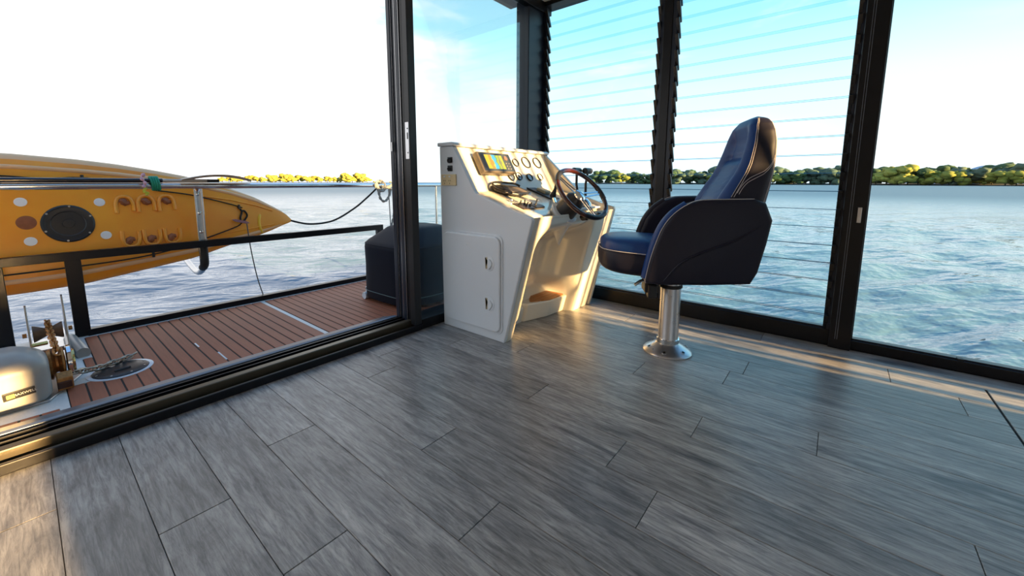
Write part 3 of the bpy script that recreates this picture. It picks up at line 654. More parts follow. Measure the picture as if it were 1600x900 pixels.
link = MB().tube([Vector((.0165 * math.cos(a) + (.011 if math.cos(a) > 0 else -.011), .0125 * math.sin(a), 0)) for a in [2 * math.pi * (q + .5) / 16 for q in range(16)]], .0050, 8, closed=True)
link_me = link.mesh('chain_link', M_GALV, smooth=True); link_rust = link.mesh('chain_link', M_RUST, smooth=True)
def chain(name, pts, lab, me, sp=.040):
    t_ = thing(name, pts[0], lab, 'chain'); P = spline(pts, 30); acc = 0; k = 0; last = P[0]; nxt = 0; d = 0
    for a, b in zip(P[:-1], P[1:]):
        d += (b - a).length
        while d >= nxt:
            t = (b - a).normalized(); u = t.cross(Vector((0, 0, 1)))
            if u.length < .1: u = Vector((1, 0, 0))
            u.normalize(); w = t.cross(u)
            ang = R(45) + (math.pi / 2) * (k % 2) + random.uniform(-.25, .25); y_ = u * math.cos(ang) + w * math.sin(ang)
            instance('link', me, frame(b, t, y_, t.cross(y_)), t_); k += 1; nxt += sp
    return t_
chain('anchor_chain', [(.040, 3.66, .13), (.036, 3.53, .182), (.038, 3.40, .165), (.042, 3.20, .155), (.044, 3.07, .158), (.046, 2.99, .14)], 'rust stained anchor chain from the bow roller down to the windlass', link_rust)
chain('slack_chain', [(.085, 2.965, .03), (.13, 3.02, .005), (.19, 3.06, -.012), (.25, 3.10, -.015), (.31, 3.135, -.018), (.345, 3.17, -.018)], 'loose galvanised chain length lying across the round hatch', link_me, .036)

# ================================================================== CONSOLE
X0, X1 = 1.83, 2.93
cs = thing('helm_console', (2.38, 1.8, 0), 'white moulded boat steering console in the glazed corner', 'console')
def yfront(z): return 1.548 - .265 * z        # lower front leans out to the top
side = [(2.105, 0), (2.118, 1.225), (2.118, 1.235), (1.995, 1.235), (1.978, 1.222), (1.795, .945), (1.775, .928), (1.50, .840), (1.345, .800), (1.338, .785), (yfront(.70), .70), (1.548, 0)]
def xyz(u, v, w): return (w, u, v)
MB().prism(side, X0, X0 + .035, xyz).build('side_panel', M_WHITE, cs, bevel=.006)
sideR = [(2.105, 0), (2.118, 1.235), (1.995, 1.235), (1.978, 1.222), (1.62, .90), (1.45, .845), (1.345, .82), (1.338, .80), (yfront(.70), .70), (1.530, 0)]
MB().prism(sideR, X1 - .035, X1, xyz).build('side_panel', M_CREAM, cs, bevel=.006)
MB().prism([(2.13, 1.236), (2.13, 1.262), (1.990, 1.262), (1.972, 1.250), (1.972, 1.236)], X0 - .010, X1 + .006, xyz).build('top_cap', M_WHITE, cs, bevel=.007, seg=3)
B(X0 + .03, X1 - .03, 2.085, 2.110, 0, 1.236).build('back_panel', M_WHITE, cs)
# instrument panel (inset)
dashn = Vector((0, -.33, .19)).normalized()
def dp(x, z, off=0):     # point on the dash plane
    return Vector((x, 1.985 - (1.22 - z) * .576, z)) + dashn * -0 + Vector((0, -.866, .5)) * off
ins = .012
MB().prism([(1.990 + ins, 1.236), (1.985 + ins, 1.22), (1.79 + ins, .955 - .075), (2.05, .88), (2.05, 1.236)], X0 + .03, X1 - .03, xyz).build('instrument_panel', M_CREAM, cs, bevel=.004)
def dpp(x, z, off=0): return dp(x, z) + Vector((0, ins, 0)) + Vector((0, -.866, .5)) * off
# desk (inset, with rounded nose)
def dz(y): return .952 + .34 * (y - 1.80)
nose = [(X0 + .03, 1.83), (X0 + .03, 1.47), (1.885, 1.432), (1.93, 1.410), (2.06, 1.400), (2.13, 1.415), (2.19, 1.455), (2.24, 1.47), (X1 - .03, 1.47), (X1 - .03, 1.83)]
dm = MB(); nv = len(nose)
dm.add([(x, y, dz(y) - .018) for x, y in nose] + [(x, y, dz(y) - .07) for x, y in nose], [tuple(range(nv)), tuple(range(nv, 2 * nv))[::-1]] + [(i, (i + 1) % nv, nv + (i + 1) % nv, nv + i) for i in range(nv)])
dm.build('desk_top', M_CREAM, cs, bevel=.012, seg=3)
def dk_(x, y, off=0): return Vector((x, y, dz(y) - .018 + off))
# lower front with sculpted footwell
gx, gz = 64, 48; fv = []; ff = []
def rec(x, z):
    a = sm(1.875, 2.16, x) * (1 - sm(2.58, 2.68, x)) if z < .12 else sm(1.90, 2.14, x) * (1 - sm(2.56 - .10 * sm(.12, .3, z), 2.68 - .06 * sm(.12, .3, z), x))
    top = 1 - sm(.56, .74, z - .10 * sm(2.45, 2.7, x))
    return a * top
def fyy(x, z):
    base = yfront(z); d = .155 + .16 * sm(.10, .22, z) * sm(1.95, 2.2, x); return base + d * rec(x, z)
for j in range(gz + 1):
    z = .80 * j / gz
    for i in range(gx + 1):
        x = X0 + .02 + (X1 - X0 - .04) * i / gx; fv.append((x, fyy(x, z), z))
for j in range(gz):
    for i in range(gx): a = j * (gx + 1) + i; ff.append((a, a + 1, a + gx + 2, a + gx + 1))
MB().add(fv, ff).build('footwell_front', M_CREAM, cs, smooth=50)
MB().prism([(1.95, dz(1.47) - .05), (1.36, dz(1.47) - .05), (1.335, .795), (yfront(.78), .78), (1.95, .78)], X0 + .02, X1 - .02, xyz).build('knee_panel', M_CREAM, cs, bevel=.006)
# step with teak top
stp = [(2.19, 1.735), (2.215, 1.685), (2.42, 1.625), (2.55, 1.615), (2.62, 1.61), (2.66, 1.64), (2.70, 1.95), (2.19, 1.95)]
ns = len(stp)
def stz(x, y): return .150 + .13 * (y - 1.67)
sm_ = MB().add([(x, y, 0) for x, y in stp] + [(x, y - (.035 if y < 1.75 else 0), stz(x, y) - .012) for x, y in stp], [tuple(range(ns))[::-1], tuple(range(ns, 2 * ns))] + [(i, (i + 1) % ns, ns + (i + 1) % ns, ns + i) for i in range(ns)])
st = sm_.build('foot_step', M_CREAM, cs, bevel=.010, seg=3)
TP = [(2.25, 1.672), (2.42, 1.600), (2.60, 1.592), (2.66, 1.665), (2.64, 1.79), (2.48, 1.80)]
def cutx(poly, y):
    xs_ = []
    for (xa, ya), (xb, yb) in zip(poly, poly[1:] + poly[:1]):
        if (ya - y) * (yb - y) < 0: xs_.append(xa + (xb - xa) * (y - ya) / (yb - ya))
    return min(xs_), max(xs_)
for k in range(6):
    ya = 1.601 + k * .033; yb = ya + .029
    (a0, a1), (b0, b1) = cutx(TP, ya), cutx(TP, yb)
    MB().add([(a0, ya, stz(0, ya) - .014), (a1, ya, stz(0, ya) - .014), (b1, yb, stz(0, yb) - .014), (b0, yb, stz(0, yb) - .014), (a0, ya, stz(0, ya) - .002), (a1, ya, stz(0, ya) - .002), (b1, yb, stz(0, yb) - .002), (b0, yb, stz(0, yb) - .002)],
             [(3, 2, 1, 0), (4, 5, 6, 7), (0, 1, 5, 4), (1, 2, 6, 5), (2, 3, 7, 6), (3, 0, 4, 7)]).build('teak_slat', M_TEAK2, st)
# side door
def rr2(cy, cz, hy, hz, r, n=6):
    out = []
    for sy, sz, a0 in ((1, 1, 0), (-1, 1, 90), (-1, -1, 180), (1, -1, 270)):
        for k in range(n + 1):
            a = R(a0 + 90 * k / n); out.append((cy + sy * (hy - r) + r * math.cos(a), cz + sz * (hz - r) + r * math.sin(a)))
    return out
MB().prism(rr2(1.822, .366, .268, .316, .045), X0 - .006, X0 + .002, lambda u, v, w: (w, u, v)).build('door_frame', M_WHITE, cs, bevel=.002)
dr = MB().prism(rr2(1.822, .366, .255, .303, .045), X0 - .020, X0 - .004, lambda u, v, w: (w, u, v)).build('hatch_door', M_WHITE, cs, bevel=.008, seg=3)
for zc in (.502, .240):
    yc = 1.648
    MB().lathe([(.040, 0), (.040, .001), (.034, .002)], Matrix.Translation((X0 - .0205, yc, zc)) @ Matrix.Scale(1.25, 4, (0, 0, 1)) @ frame((0, 0, 0), (0, 1, 0), (0, 0, 1), (-1, 0, 0)), 30).build('latch_rim', M_WHITE, dr, smooth=30)
    MB().prism([(yc + .024 + .016 * math.cos(a), zc + .038 * math.sin(a)) for a in [R(90 + 180 * q / 8) for q in range(9)]][::-1] + [(yc + .030, zc - .040), (yc + .034, zc + .036)], X0 - .0250, X0 - .0228, lambda u, v, w: (w, u, v)).build('latch_recess', noisy(mat('latch_recess_sunlit_beige', (.60, .50, .34), .5), 10, .1, 0), dr)  # beige crescent paints the sunlight caught in the latch recess
    MB().prism([(yc + .010, zc - .036), (yc + .010, zc + .030), (yc - .008, zc + .026), (yc - .024, zc + .006), (yc - .022, zc - .012), (yc - .002, zc - .040)], X0 - .030, X0 - .021, lambda u, v, w: (w, u, v)).build('latch_paddle', M_WHITE, dr, bevel=.003)
MB().lathe([(.005, 0), (.004, .002)], frame((X0 - .020, 1.85, .60), (0, 1, 0), (0, 0, 1), (-1, 0, 0)), 12).build('vent_pin', M_WHITE, dr)
# power outlet + two dark sockets on the side panel
pw = B(X0 - .010, X0, 1.953, 2.095, .978, 1.052).build('power_outlet', mat('cream_outlet_plate', (.72, .58, .34), .35), cs, bevel=.003)
for yy in (2.06, 2.01):
    B(X0 - .0125, X0 - .010, yy - .008, yy + .008, 1.032, 1.042).build('rocker', M_WHITE, pw, bevel=.001)
    for a_, b_ in ((-.007, .012), (.007, .012), (0, -.006)):
        B(X0 - .0112, X0 - .0098, yy + a_ - .0014, yy + a_ + .0014, .998 + b_ - .004, .998 + b_ + .004).build('socket_pin', M_PLAST, pw)
for zz, rr_ in ((1.146, .018), (1.092, .012)):
    s_ = B(X0 - .005, X0, 1.990, 2.036, zz - .020, zz + .018).build('accessory_socket', M_PLAST, cs, bevel=.003)
    MB().lathe([(rr_, 0), (rr_, .012), (rr_ * .7, .018), (rr_ * .5, .012)], frame((X0 - .003, 2.013, zz - .004), (0, 1, 0), (0, 0, 1), (-1, -.25 if rr_ > .015 else 0, 0)), 20).build('socket_cap', M_PLAST, s_, smooth=40)
# gauges
DN = Vector((0, -.866, .5)); DU = Vector((0, .5, .866))
def dframe(x, z, off=0): return frame(dpp(x, z, off), (1, 0, 0), DU, DN)
needle = mat('black_needle', (.02, .02, .02), .5); tick = mat('dark_ticks', (.06, .07, .12), .5)
for i, (gx_, gz_, gr) in enumerate(((2.352, 1.144, .036), (2.445, 1.148, .034), (2.583, 1.155, .051), (2.735, 1.158, .050), (2.318, 1.041, .034), (2.412, 1.044, .034), (2.545, 1.038, .033), (2.690, 1.042, .031))):
    Mg = dframe(gx_, gz_)
    g = MB().lathe([(gr, 0), (gr, .008), (gr * .93, .012), (gr * .84, .009), (gr * .82, .004)], Mg, 36).build('gauge', M_PLAST, cs, smooth=40)
    MB().lathe([(gr * .83, .004), (gr * .83, .0050)], Mg, 32).build('dial', M_GAUGE, g)
    tk = MB()
    for q in range(11):
        a = R(225 - 27 * q); c_, s_ = math.cos(a), math.sin(a); w_ = .0011
        tk.add([Mg @ Vector((gr * r_ * c_ + w_ * e_ * -s_, gr * r_ * s_ + w_ * e_ * c_, .0054)) for r_, e_ in ((.58, -1), (.58, 1), (.76, 1), (.76, -1))], [(0, 1, 2, 3)])
    tk.build('scale_marks', tick, g)
    a = R((200, 150, 120, 210, 160, 60, 190, 140)[i]); c_, s_ = math.cos(a), math.sin(a)
    MB().add([Mg @ Vector(v) for v in ((-.002 * s_, .002 * c_, .006), (gr * .62 * c_, gr * .62 * s_, .006), (.002 * s_, -.002 * c_, .006), (-gr * .15 * c_, -gr * .15 * s_, .006))], [(0, 1, 2, 3)]).build('needle', needle, g)
    if i == 5: MB().lathe([(gr * .42, .005), (gr * .42, .0062)], Mg, 20).build('readout', M_PLAST, g)
# chartplotter
Mc = dframe(2.150, 1.112)
cpl = MB().box(-.170, .178, -.083, .080, .012, .058, M=Mc).build('chartplotter', noisy(mat('bronze_grey_casing', (.10, .085, .07), .35), 20, .1, 0), cs, bevel=.010, seg=3)
MB().box(-.155, .165, -.072, .070, .0575, .0590, M=Mc).build('bezel', mat('slate_bezel', (.035, .045, .055), .3), cpl, bevel=.001)
MB().box(-.050, .05, -.05, .05, -.002, .014, M=Mc).build('mount', M_PLAST, cpl)
def screen_mat():
    m = bpy.data.materials.new('chart_screen'); m.use_nodes = True; t = m.node_tree; b = t.nodes['Principled BSDF']; n = t.nodes.new; l = t.links.new
    g = n('ShaderNodeTexCoord'); mp = n('ShaderNodeMapping'); l(g.outputs['UV'], mp.inputs[0])
    s = n('ShaderNodeSeparateXYZ'); l(g.outputs['UV'], s.inputs[0])
    x = n('ShaderNodeTexNoise'); x.inputs['Scale'].default_value = 3.2; x.inputs['Detail'].default_value = 4; l(g.outputs['UV'], x.inputs['Vector'])
    a = n('ShaderNodeMath'); a.operation = 'MULTIPLY_ADD'; l(x.outputs[0], a.inputs[0]); a.inputs[1].default_value = .30; l(s.outputs['X'], a.inputs[2])
    r = n('ShaderNodeValToRGB'); r.color_ramp.interpolation = 'CONSTANT'; l(a.outputs[0], r.inputs[0]); e = r.color_ramp.elements
    e[0].position = 0; e[0].color = (.80, .55, .02, 1); e[1].position = .17; e[1].color = (.85, .62, .02, 1)
    for p, c in ((.34, (.86, .36, .02)), (.52, (.80, .72, .06)), (.56, (.12, .58, .78)), (.74, (.30, .42, .04)), (.80, (.62, .62, .04)), (.90, (.42, .36, .10)), (.98, (.72, .66, .03))):
        q = e.new(p); q.color = (*c, 1)
    b.inputs['Base Color'].default_value = (.01, .01, .01, 1); l(r.outputs[0], b.inputs['Emission Color']); b.inputs['Emission Strength'].default_value = .85; b.inputs['Roughness'].default_value = .2
    return m
sc = MB().add([Mc @ Vector(v) for v in ((-.108, -.056, .0596), (.075, -.056, .0596), (.075, .056, .0596), (-.108, .056, .0596))], [(0, 1, 2, 3)])
me = sc.mesh('screen', screen_mat()); uv = me.uv_layers.new(name='UVMap')
for lp in me.loops:
    v = Mc.inverted() @ me.vertices[lp.vertex_index].co; uv.data[lp.index].uv = ((v.x + .108) / .183, (v.y + .056) / .112)
put(bpy.data.objects.new('screen', me), cpl)
for q in range(6): MB().lathe([(.006, .059), (.005, .0615)], Mc @ T(.098 + (q % 2) * .03, -.052 + (q // 2) * .022, 0), 12).build('key', mat('grey_keys', (.16, .16, .17), .4) if q == 0 else bpy.data.materials['grey_keys'], cpl)
MB().lathe([(.020, .059), (.019, .063), (.012, .064)], Mc @ T(.113, .035, 0), 24).build('rotary_dial', mat('brown_grey_dial', (.13, .09, .08), .35), cpl, smooth=40)
MB().box(-.150, -.120, -.050, .055, .0590, .0594, M=Mc).build('brand_strip', M_PLAST, cpl)
# phone tray, panels, levers
def on_desk(x, y): return frame(dk_(x, y), (1, 0, 0), Vector((0, 1, .34)), Vector((0, -.34, 1)))
Mt = on_desk(2.175, 1.775)
tr = MB().prism([(-.155, .02), (-.125, .085), (-.05, .105), (.10, .075), (.135, .04), (.15, -.05), (.06, -.085), (-.04, -.095), (-.13, -.05)], .012, .030, lambda u, v, w: Mt @ Vector((u, v, w))).build('phone_tray', M_PLAST, cs, bevel=.004)
MB().tube([Mt @ Vector(p) for p in spline([(-.13, -.045, .036), (-.152, .02, .040), (-.122, .083, .044), (-.05, .103, .046), (.10, .075, .044), (.135, .04, .036)])], .008, 8).build('tray_rim', M_PLAST, tr, smooth=True)
MB().box(-.07, .10, -.06, .03, .030, .033, M=Mt).build('grip_mat', mat('warm_grey_mat', (.12, .10, .085), .45), tr, bevel=.001)
MB().box(-.03, .03, -.03, .03, -.002, .014, M=Mt).build('tray_mount', M_PLAST, tr)
Mp = on_desk(2.512, 1.745)
pn = MB().box(-.055, .055, -.125, .125, 0, .010, M=Mp).build('control_panel', mat('slate_panel', (.045, .047, .055), .35), cs, bevel=.002)
MB().box(-.060, -.045, -.128, .130, .0, .012, M=Mp).build('panel_edge', M_PLAST, pn, bevel=.001)
MB().box(-.01, .06, -.03, .055, .010, .032, M=Mp).build('switch_cover', noisy(mat('pale_gold_cover', (.52, .50, .36), .3), 20, .1, 0), pn, bevel=.003)
Ml = on_desk(2.538, 1.668)
MB().lathe([(.024, .008), (.020, .030), (.013, .055), (.010, .075), (.0125, .090), (.010, .103), (.003, .107)], Ml, 20).build('trim_lever', M_PLAST, cs, smooth=40)
Ms = on_desk(2.028, 1.548)
sp = MB().box(-.062, .066, -.050, .050, 0, .007, M=Ms).build('switch_panel', noisy(mat('brown_black_panel', (.05, .035, .025), .35), 30, .2, 0), cs, bevel=.002)
for q, (a_, b_) in enumerate(((-.04, .015), (-.01, .02), (.012, -.005), (.03, .02), (.045, -.01))):
    MB().lathe([(.008, .006), (.008, .012), (.0035, .014), (.0042, .034), (.002, .036)], Ms @ T(a_, b_, 0) @ Matrix.Rotation(.25 * (-1) ** q, 4, 'X'), 12).build('toggle', M_PLAST, sp, smooth=40)
Ms2 = on_desk(2.150, 1.535)
s2 = MB().prism([(-.05, -.035), (-.05, .035), (.03, .035), (.065, .0), (.05, -.03)], 0, .010, lambda u, v, w: Ms2 @ Vector((u, v, w))).build('thruster_pad', M_PLAST, cs, bevel=.003)
MB().lathe([(.009, .009), (.004, .016), (.005, .045), (.002, .048)], Ms2 @ T(-.005, .01, 0), 12).build('joystick', M_PLAST, s2, smooth=40)
MB().lathe([(.012, 0), (.012, .012), (.008, .02)], on_desk(1.995, 1.628), 16).build('key_switch', M_STEEL, cs, smooth=40)
# steering wheel
WC = Vector((2.255, 1.268, .926)); ti, yw = R(40), R(10)
wnrm = Vector((-math.sin(yw) * math.cos(ti), -math.cos(yw) * math.cos(ti), math.sin(ti))); wu = Vector((math.cos(yw), -math.sin(yw), 0)); wv = wnrm.cross(wu)
Mw = frame(WC, wu, wv, wnrm)
RW = .190
def wring(a0, a1, n, r): return [Mw @ Vector((RW * math.cos(R(a0 + (a1 - a0) * k / n)), RW * math.sin(R(a0 + (a1 - a0) * k / n)), .012)) for k in range(n + 1)]
ww = MB().tube(wring(0, 354, 59, 0), .0150, 14, closed=True).build('steering_wheel', M_WOODRIM, cs, smooth=True)
for a in (-95, 25, 145): pass
for a0, a1 in ((118, 150), (-15, 15), (-120, -60)):
    MB().tube(wring(a0, a1, 12, 0), .0163, 14).build('rim_grip', M_PLAST, ww, smooth=True)
for a in (134, 0, -92):
    d_ = Vector((math.cos(R(a)), math.sin(R(a)), 0)); e_ = Vector((-d_.y, d_.x, 0))
    for s in (-1, 1):
        MB().loft([[Mw @ (d_ * r_ + e_ * (s * w0 + q1) + Vector((0, 0, z_ + q2))) for q1, q2 in ((-.005, -.002), (.005, -.002), (.005, .002), (-.005, .002))] for r_, w0, z_ in ((.03, .016, -.008), (.10, .012, 0), (.182, .009, .012))]).build('spoke', M_CHROME, ww)
MB().lathe([(.042, -.016), (.042, -.006), (.030, .004), (.014, .008), (.0005, .009)], Mw, 28).build('hub', M_CHROME, ww, smooth=40)
MB().lathe([(.076, -.175), (.075, -.165), (.064, -.06), (.052, -.045), (.030, -.02), (.028, -.012)], Mw, 32).build('column_boot', M_PLAST, ww, smooth=30)
MB().lathe([(.094, -.190), (.096, -.172), (.082, -.166), (.07, -.166)], Mw, 32).build('column_collar', M_WHITE, cs, smooth=30)
MB().loft([[Mw @ Vector((r_ * math.cos(a), r_ * math.sin(a), z_)) + Vector((0, 0, dzz)) for a in [2 * math.pi * q / 24 for q in range(24)]] for r_, z_, dzz in ((.090, -.185, 0), (.088, -.22, -.01), (.055, -.25, -.08), (.006, -.24, -.19))]).build('column_cone', M_CREAM, cs, smooth=60)
# two black knobs under the wheel + chrome tube
for a_, b_ in ((2.335, 1.285), (2.50, 1.265)):
    Mk = frame((a_, b_, .775), (1, 0, 0), (0, .5, .86), (0, -.86, .3))
    MB().lathe([(.020, -.02), (.024, 0), (.026, .012), (.018, .024), (.0005, .028)], Mk, 20).build('start_knob', M_PLAST, cs, smooth=40)
MB().tube([(2.21, 1.43, .86), (2.30, 1.50, .885)], .016, 12).build('tilt_strut', M_CHROME, cs, smooth=True)
# twin throttle
th = thing  # keep name local
Tb = Vector((2.62, 1.46, dz(1.47) - .04))
tb = MB().lathe([(.055, 0), (.058, .02), (.052, .055), (.030, .085), (.006, .092)], T(*Tb) @ Matrix.Scale(1.25, 4, (0, 1, 0)), 28).build('throttle_binnacle', M_CHROME, cs, smooth=50)
for s, dy in ((-1, .045), (1, -.02)):
    x_ = Tb.x + s * .045
    MB().tube([(x_, Tb.y, Tb.z + .045), (x_, Tb.y + dy * .4 + .01, Tb.z + .19), (x_, Tb.y + dy * .6, Tb.z + .275)], .009, 10).build('throttle_lever', M_PLAST, tb, smooth=True)
    MB().tube([(x_ - .048, Tb.y + dy * .6, Tb.z + .285), (x_ - .044, Tb.y + dy * .6, Tb.z + .285), (x_ + .036, Tb.y + dy * .6, Tb.z + .285), (x_ + .042, Tb.y + dy * .6, Tb.z + .285)], [.016, .023, .023, .015], 14).build('throttle_grip', M_PLAST, tb, smooth=40)
MB().box(2.47, 2.80, 1.40, 1.55, dz(1.47) - .03, dz(1.47) - .015).build('throttle_plinth', M_WHITE, cs, bevel=.005)

# ================================================================== HELM CHAIR (local: +x forward, +y left)
th_ = R(31)
ch = thing('helm_chair', (2.375, .72, 0), 'navy leather helm chair with white stitching on a silver pedestal', 'chair', rotz=R(90) + th_)
def cb(mb, name, m_, parent=None, **k): return mb.build(name, m_, parent or ch, local=True, **k)
base = cb(MB().lathe([(.137, 0), (.139, .006), (.133, .014), (.110, .026), (.075, .050), (.064, .060), (.062, .064)], None, 48), 'pedestal_base', M_ALU, smooth=40)
for k in range(6):
    a = R(60 * k + 8); Mh = T(.108 * math.cos(a), .108 * math.sin(a), .027) @ Matrix.Rotation(a, 4, 'Z') @ Matrix.Rotation(R(24), 4, 'Y')
    cb(MB().lathe([(.0135, -.006), (.0135, .0035), (.010, .0035), (.009, .0)], Mh, 16), 'bolt_recess', M_STEEL, base, smooth=40)
    cb(MB().lathe([(.007, .0), (.007, .0045)], Mh, 6), 'bolt', M_BLACKM, base)
cb(MB().lathe([(.064, .058), (.0645, .062), (.0645, .083), (.062, .086)], None, 40), 'base_collar', M_CHROME, smooth=30)
cb(MB().lathe([(.059, .08), (.057, .09), (.057, .395)], None, 40), 'pedestal_tube', M_ALU, smooth=30)
cb(MB().lathe([(.058, .392), (.064, .396), (.064, .408), (.058, .412)], None, 40), 'locking_ring', M_RUB, smooth=30)
cb(MB().lathe([(.055, .40), (.055, .432), (.062, .436), (.064, .474)], None, 40), 'upper_collar', M_ALU, smooth=30)
cb(MB().box(-.16, .16, -.13, .13, .462, .488), 'seat_slide', M_BLACKM, bevel=.004)
cb(MB().box(.085, .165, -.02, .09, .375, .475).box(.10, .15, .05, .12, .35, .43), 'swivel_lock', M_BLACKM, bevel=.008)
cb(MB().tube(spline([(.16, .14, .470), (.20, .16, .462), (.235, .17, .440)]), .009, 8), 'slide_lever', M_STEEL, smooth=True)
def rb(cx, cy, cz, hx, hy, hz, p=3.2, n=36, m=22, fn=None):
    rings = []
    for i in range(m + 1):
        ph = -math.pi / 2 + math.pi * i / m; sz = math.sin(ph); cz_ = math.cos(ph)
        zz_ = (abs(sz) ** (2 / p)) * (1 if sz > 0 else -1); rr_ = max(1e-3, cz_ ** (2 / p)); ring = []
        for k in range(n):
            a = 2 * math.pi * k / n; c, s = math.cos(a), math.sin(a)
            v = Vector((cx + hx * rr_ * abs(c) ** (2 / p) * (1 if c > 0 else -1), cy + hy * rr_ * abs(s) ** (2 / p) * (1 if s > 0 else -1), cz + hz * zz_))
            ring.append(fn(v) if fn else v)
        rings.append(ring)
    return MB().loft(rings)
# seat cushion: front roll lower part navy, top royal blue
def seatfn(v): 
    t = (v.x + .2) / .6; return Vector((v.x, v.y * (1 - .10 * max(0, t) ** 2), v.z + .035 * max(0, t)))
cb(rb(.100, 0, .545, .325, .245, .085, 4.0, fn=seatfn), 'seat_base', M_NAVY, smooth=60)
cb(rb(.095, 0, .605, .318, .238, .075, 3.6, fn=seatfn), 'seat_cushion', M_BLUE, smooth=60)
def loop(z, hx, hy, r=.0022, p=4.0, cx=.1):
    pts = []
    for k in range(48):
        a = 2 * math.pi * k / 48; c, s = math.cos(a), math.sin(a)
        pts.append(seatfn(Vector((cx + hx * abs(c) ** (2 / p) * (1 if c > 0 else -1), hy * abs(s) ** (2 / p) * (1 if s > 0 else -1), z))))
    return MB().tube(pts, r, 6, closed=True)
cb(loop(.600, .323, .2435), 'stitching', M_STITCH)
# arms
armp = [(-.355, .905), (-.30, .925), (-.06, .918), (.01, .895), (.075, .845), (.125, .775), (.160, .680), (.185, .580), (.200, .490), (.196, .474), (.13, .466), (-.10, .474), (-.315, .490), (-.345, .55), (-.375, .70), (-.392, .82)]
def armprof(sc=1.0, dx=0): return [(x, z) for x, z in armp]
for s in (1, -1):
    nm = 'armrest'
    # lofted across thickness for a padded, rounded form
    cxm, czm = -.10, .68; rings = []
    for y_, k_ in ((.205, .90), (.208, .955), (.216, .985), (.230, 1.0), (.262, 1.0), (.276, .985), (.284, .955), (.287, .90)):
        ring = []
        for (a, b) in armp:
            # shrink inward by fixed distance rather than scale
            d = Vector((a - cxm, b - czm)); l_ = d.length; d.normalize(); q = (1 - k_) * .26
            fl_ = .016 * sm(-.30, .20, a) * 1.0
            ring.append(Vector((a - d.x * q, s * (y_ - fl_ * .8 + .012 * (b - .48)), b - d.y * q)))
        rings.append(ring)
    ar = cb(MB().loft(rings), nm, M_NAVY, smooth=62)
    pts = [Vector((a - (a - cxm) * .008, s * (.2735 - .0128 * sm(-.30, .20, a) + .012 * (b - .48)), b - (b - czm) * .008)) for a, b in (armp[1:10])]
    cb(MB().tube(spline(pts, 4), .0018, 6), 'stitching', M_STITCH, ar)
    pts = [Vector((a, s * (.264 - .0128 * sm(-.30, .20, a) + .012 * (b - .48)), b)) for a, b in armp[1:10]]
    # blue piped pad along the arm front edge
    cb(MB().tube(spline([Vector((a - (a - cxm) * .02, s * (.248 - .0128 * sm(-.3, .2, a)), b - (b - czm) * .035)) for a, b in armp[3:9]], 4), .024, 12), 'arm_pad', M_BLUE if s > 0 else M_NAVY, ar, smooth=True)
    # pressed crease
    cr_ = [Vector((x, s * yy, z)) for x, z, yy in ((-.345, .80, .286), (-.22, .715, .2865), (-.08, .655, .284), (.03, .590, .279), (.11, .487, .273))]
    cb(MB().tube(spline(cr_, 8), [.002] + [.006] * 31 + [.002], 8), 'crease', M_NAVY, ar, smooth=True)
# back rest: lofted sections; front half blue, flanks and rear navy
FR = [(.50, -.08), (.70, -.09), (.82, -.105), (.914, -.135), (.987, -.180), (1.05, -.222), (1.10, -.246), (1.18, -.272), (1.25, -.290), (1.298, -.306), (1.335, -.335), (1.352, -.372)]
RE = [(.50, -.335), (.60, -.352), (.70, -.372), (.86, -.410), (.98, -.432), (1.08, -.446), (1.15, -.452), (1.22, -.455), (1.28, -.447), (1.32, -.432), (1.345, -.410), (1.352, -.385)]
WI = [(.50, .230), (.86, .232), (1.0, .222), (1.1, .208), (1.2, .186), (1.27, .163), (1.31, .140), (1.335, .112), (1.352, .05)]
def tabi(tab, v):
    if v <= tab[0][0]: return tab[0][1]
    for (a, va), (b, vb) in zip(tab[:-1], tab[1:]):
        if v <= b: t = (v - a) / (b - a); return va + (vb - va) * t
    return tab[-1][1]
NB = 72
def bsec(z, quilt=True):
    f, r, w = tabi(FR, z), tabi(RE, z), tabi(WI, z); mid, h = (f + r) / 2, (f - r) / 2; out = []
    wing = .045 * sm(1.33, 1.15, z)
    for k in range(NB):
        a = 2 * math.pi * k / NB; c, s = math.cos(a), math.sin(a); p = 3.4
        x = mid + h * abs(c) ** (2 / p) * (1 if c > 0 else -1); y = w * abs(s) ** (2 / p) * (1 if s > 0 else -1)
        if c > 0:
            u = abs(y) / max(w, .01)
            x += -.052 * sm(1.34, 1.20, z) * (1 - sm(.45, .82, u))             # centre set back between bolsters
            if quilt and u < .62:
                x += .020 * sm(1.165, 1.115, z) * (1 - sm(1.10, 1.02, z) * 0) * (1 - sm(.45, .62, u)) * (1)   # lumbar pad swells below the head cushion
                if z < 1.10 and u < .55:
                    q1 = math.sin((y + z) * 95); q2 = math.sin((y - z) * 95); x += .0045 * min(1, (1 - max(0, (abs(q1) < .28) * 1.0)) * (1 - (abs(q2) < .28) * 1.0) + .1)
                x -= .020 * math.exp(-((z - 1.135) / .018) ** 2) * (1 - sm(.5, .7, u))
        out.append(Vector((x, y, z)))
    return out
zs = [.50 + .852 * (1 - (1 - k / 90) ** 1.25) for k in range(91)]
rings = [bsec(z) for z in zs]
front_k = [k for k in range(-14, 15)]
fb = MB(); fb.loft([[r_[k] for k in front_k] for r_ in rings], caps=False, closed=False)
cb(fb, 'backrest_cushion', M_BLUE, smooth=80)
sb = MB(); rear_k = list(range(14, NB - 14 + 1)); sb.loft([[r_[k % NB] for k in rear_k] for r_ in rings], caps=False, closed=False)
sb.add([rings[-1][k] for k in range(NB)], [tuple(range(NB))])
cb(sb, 'backrest_shell', M_NAVY, smooth=80)
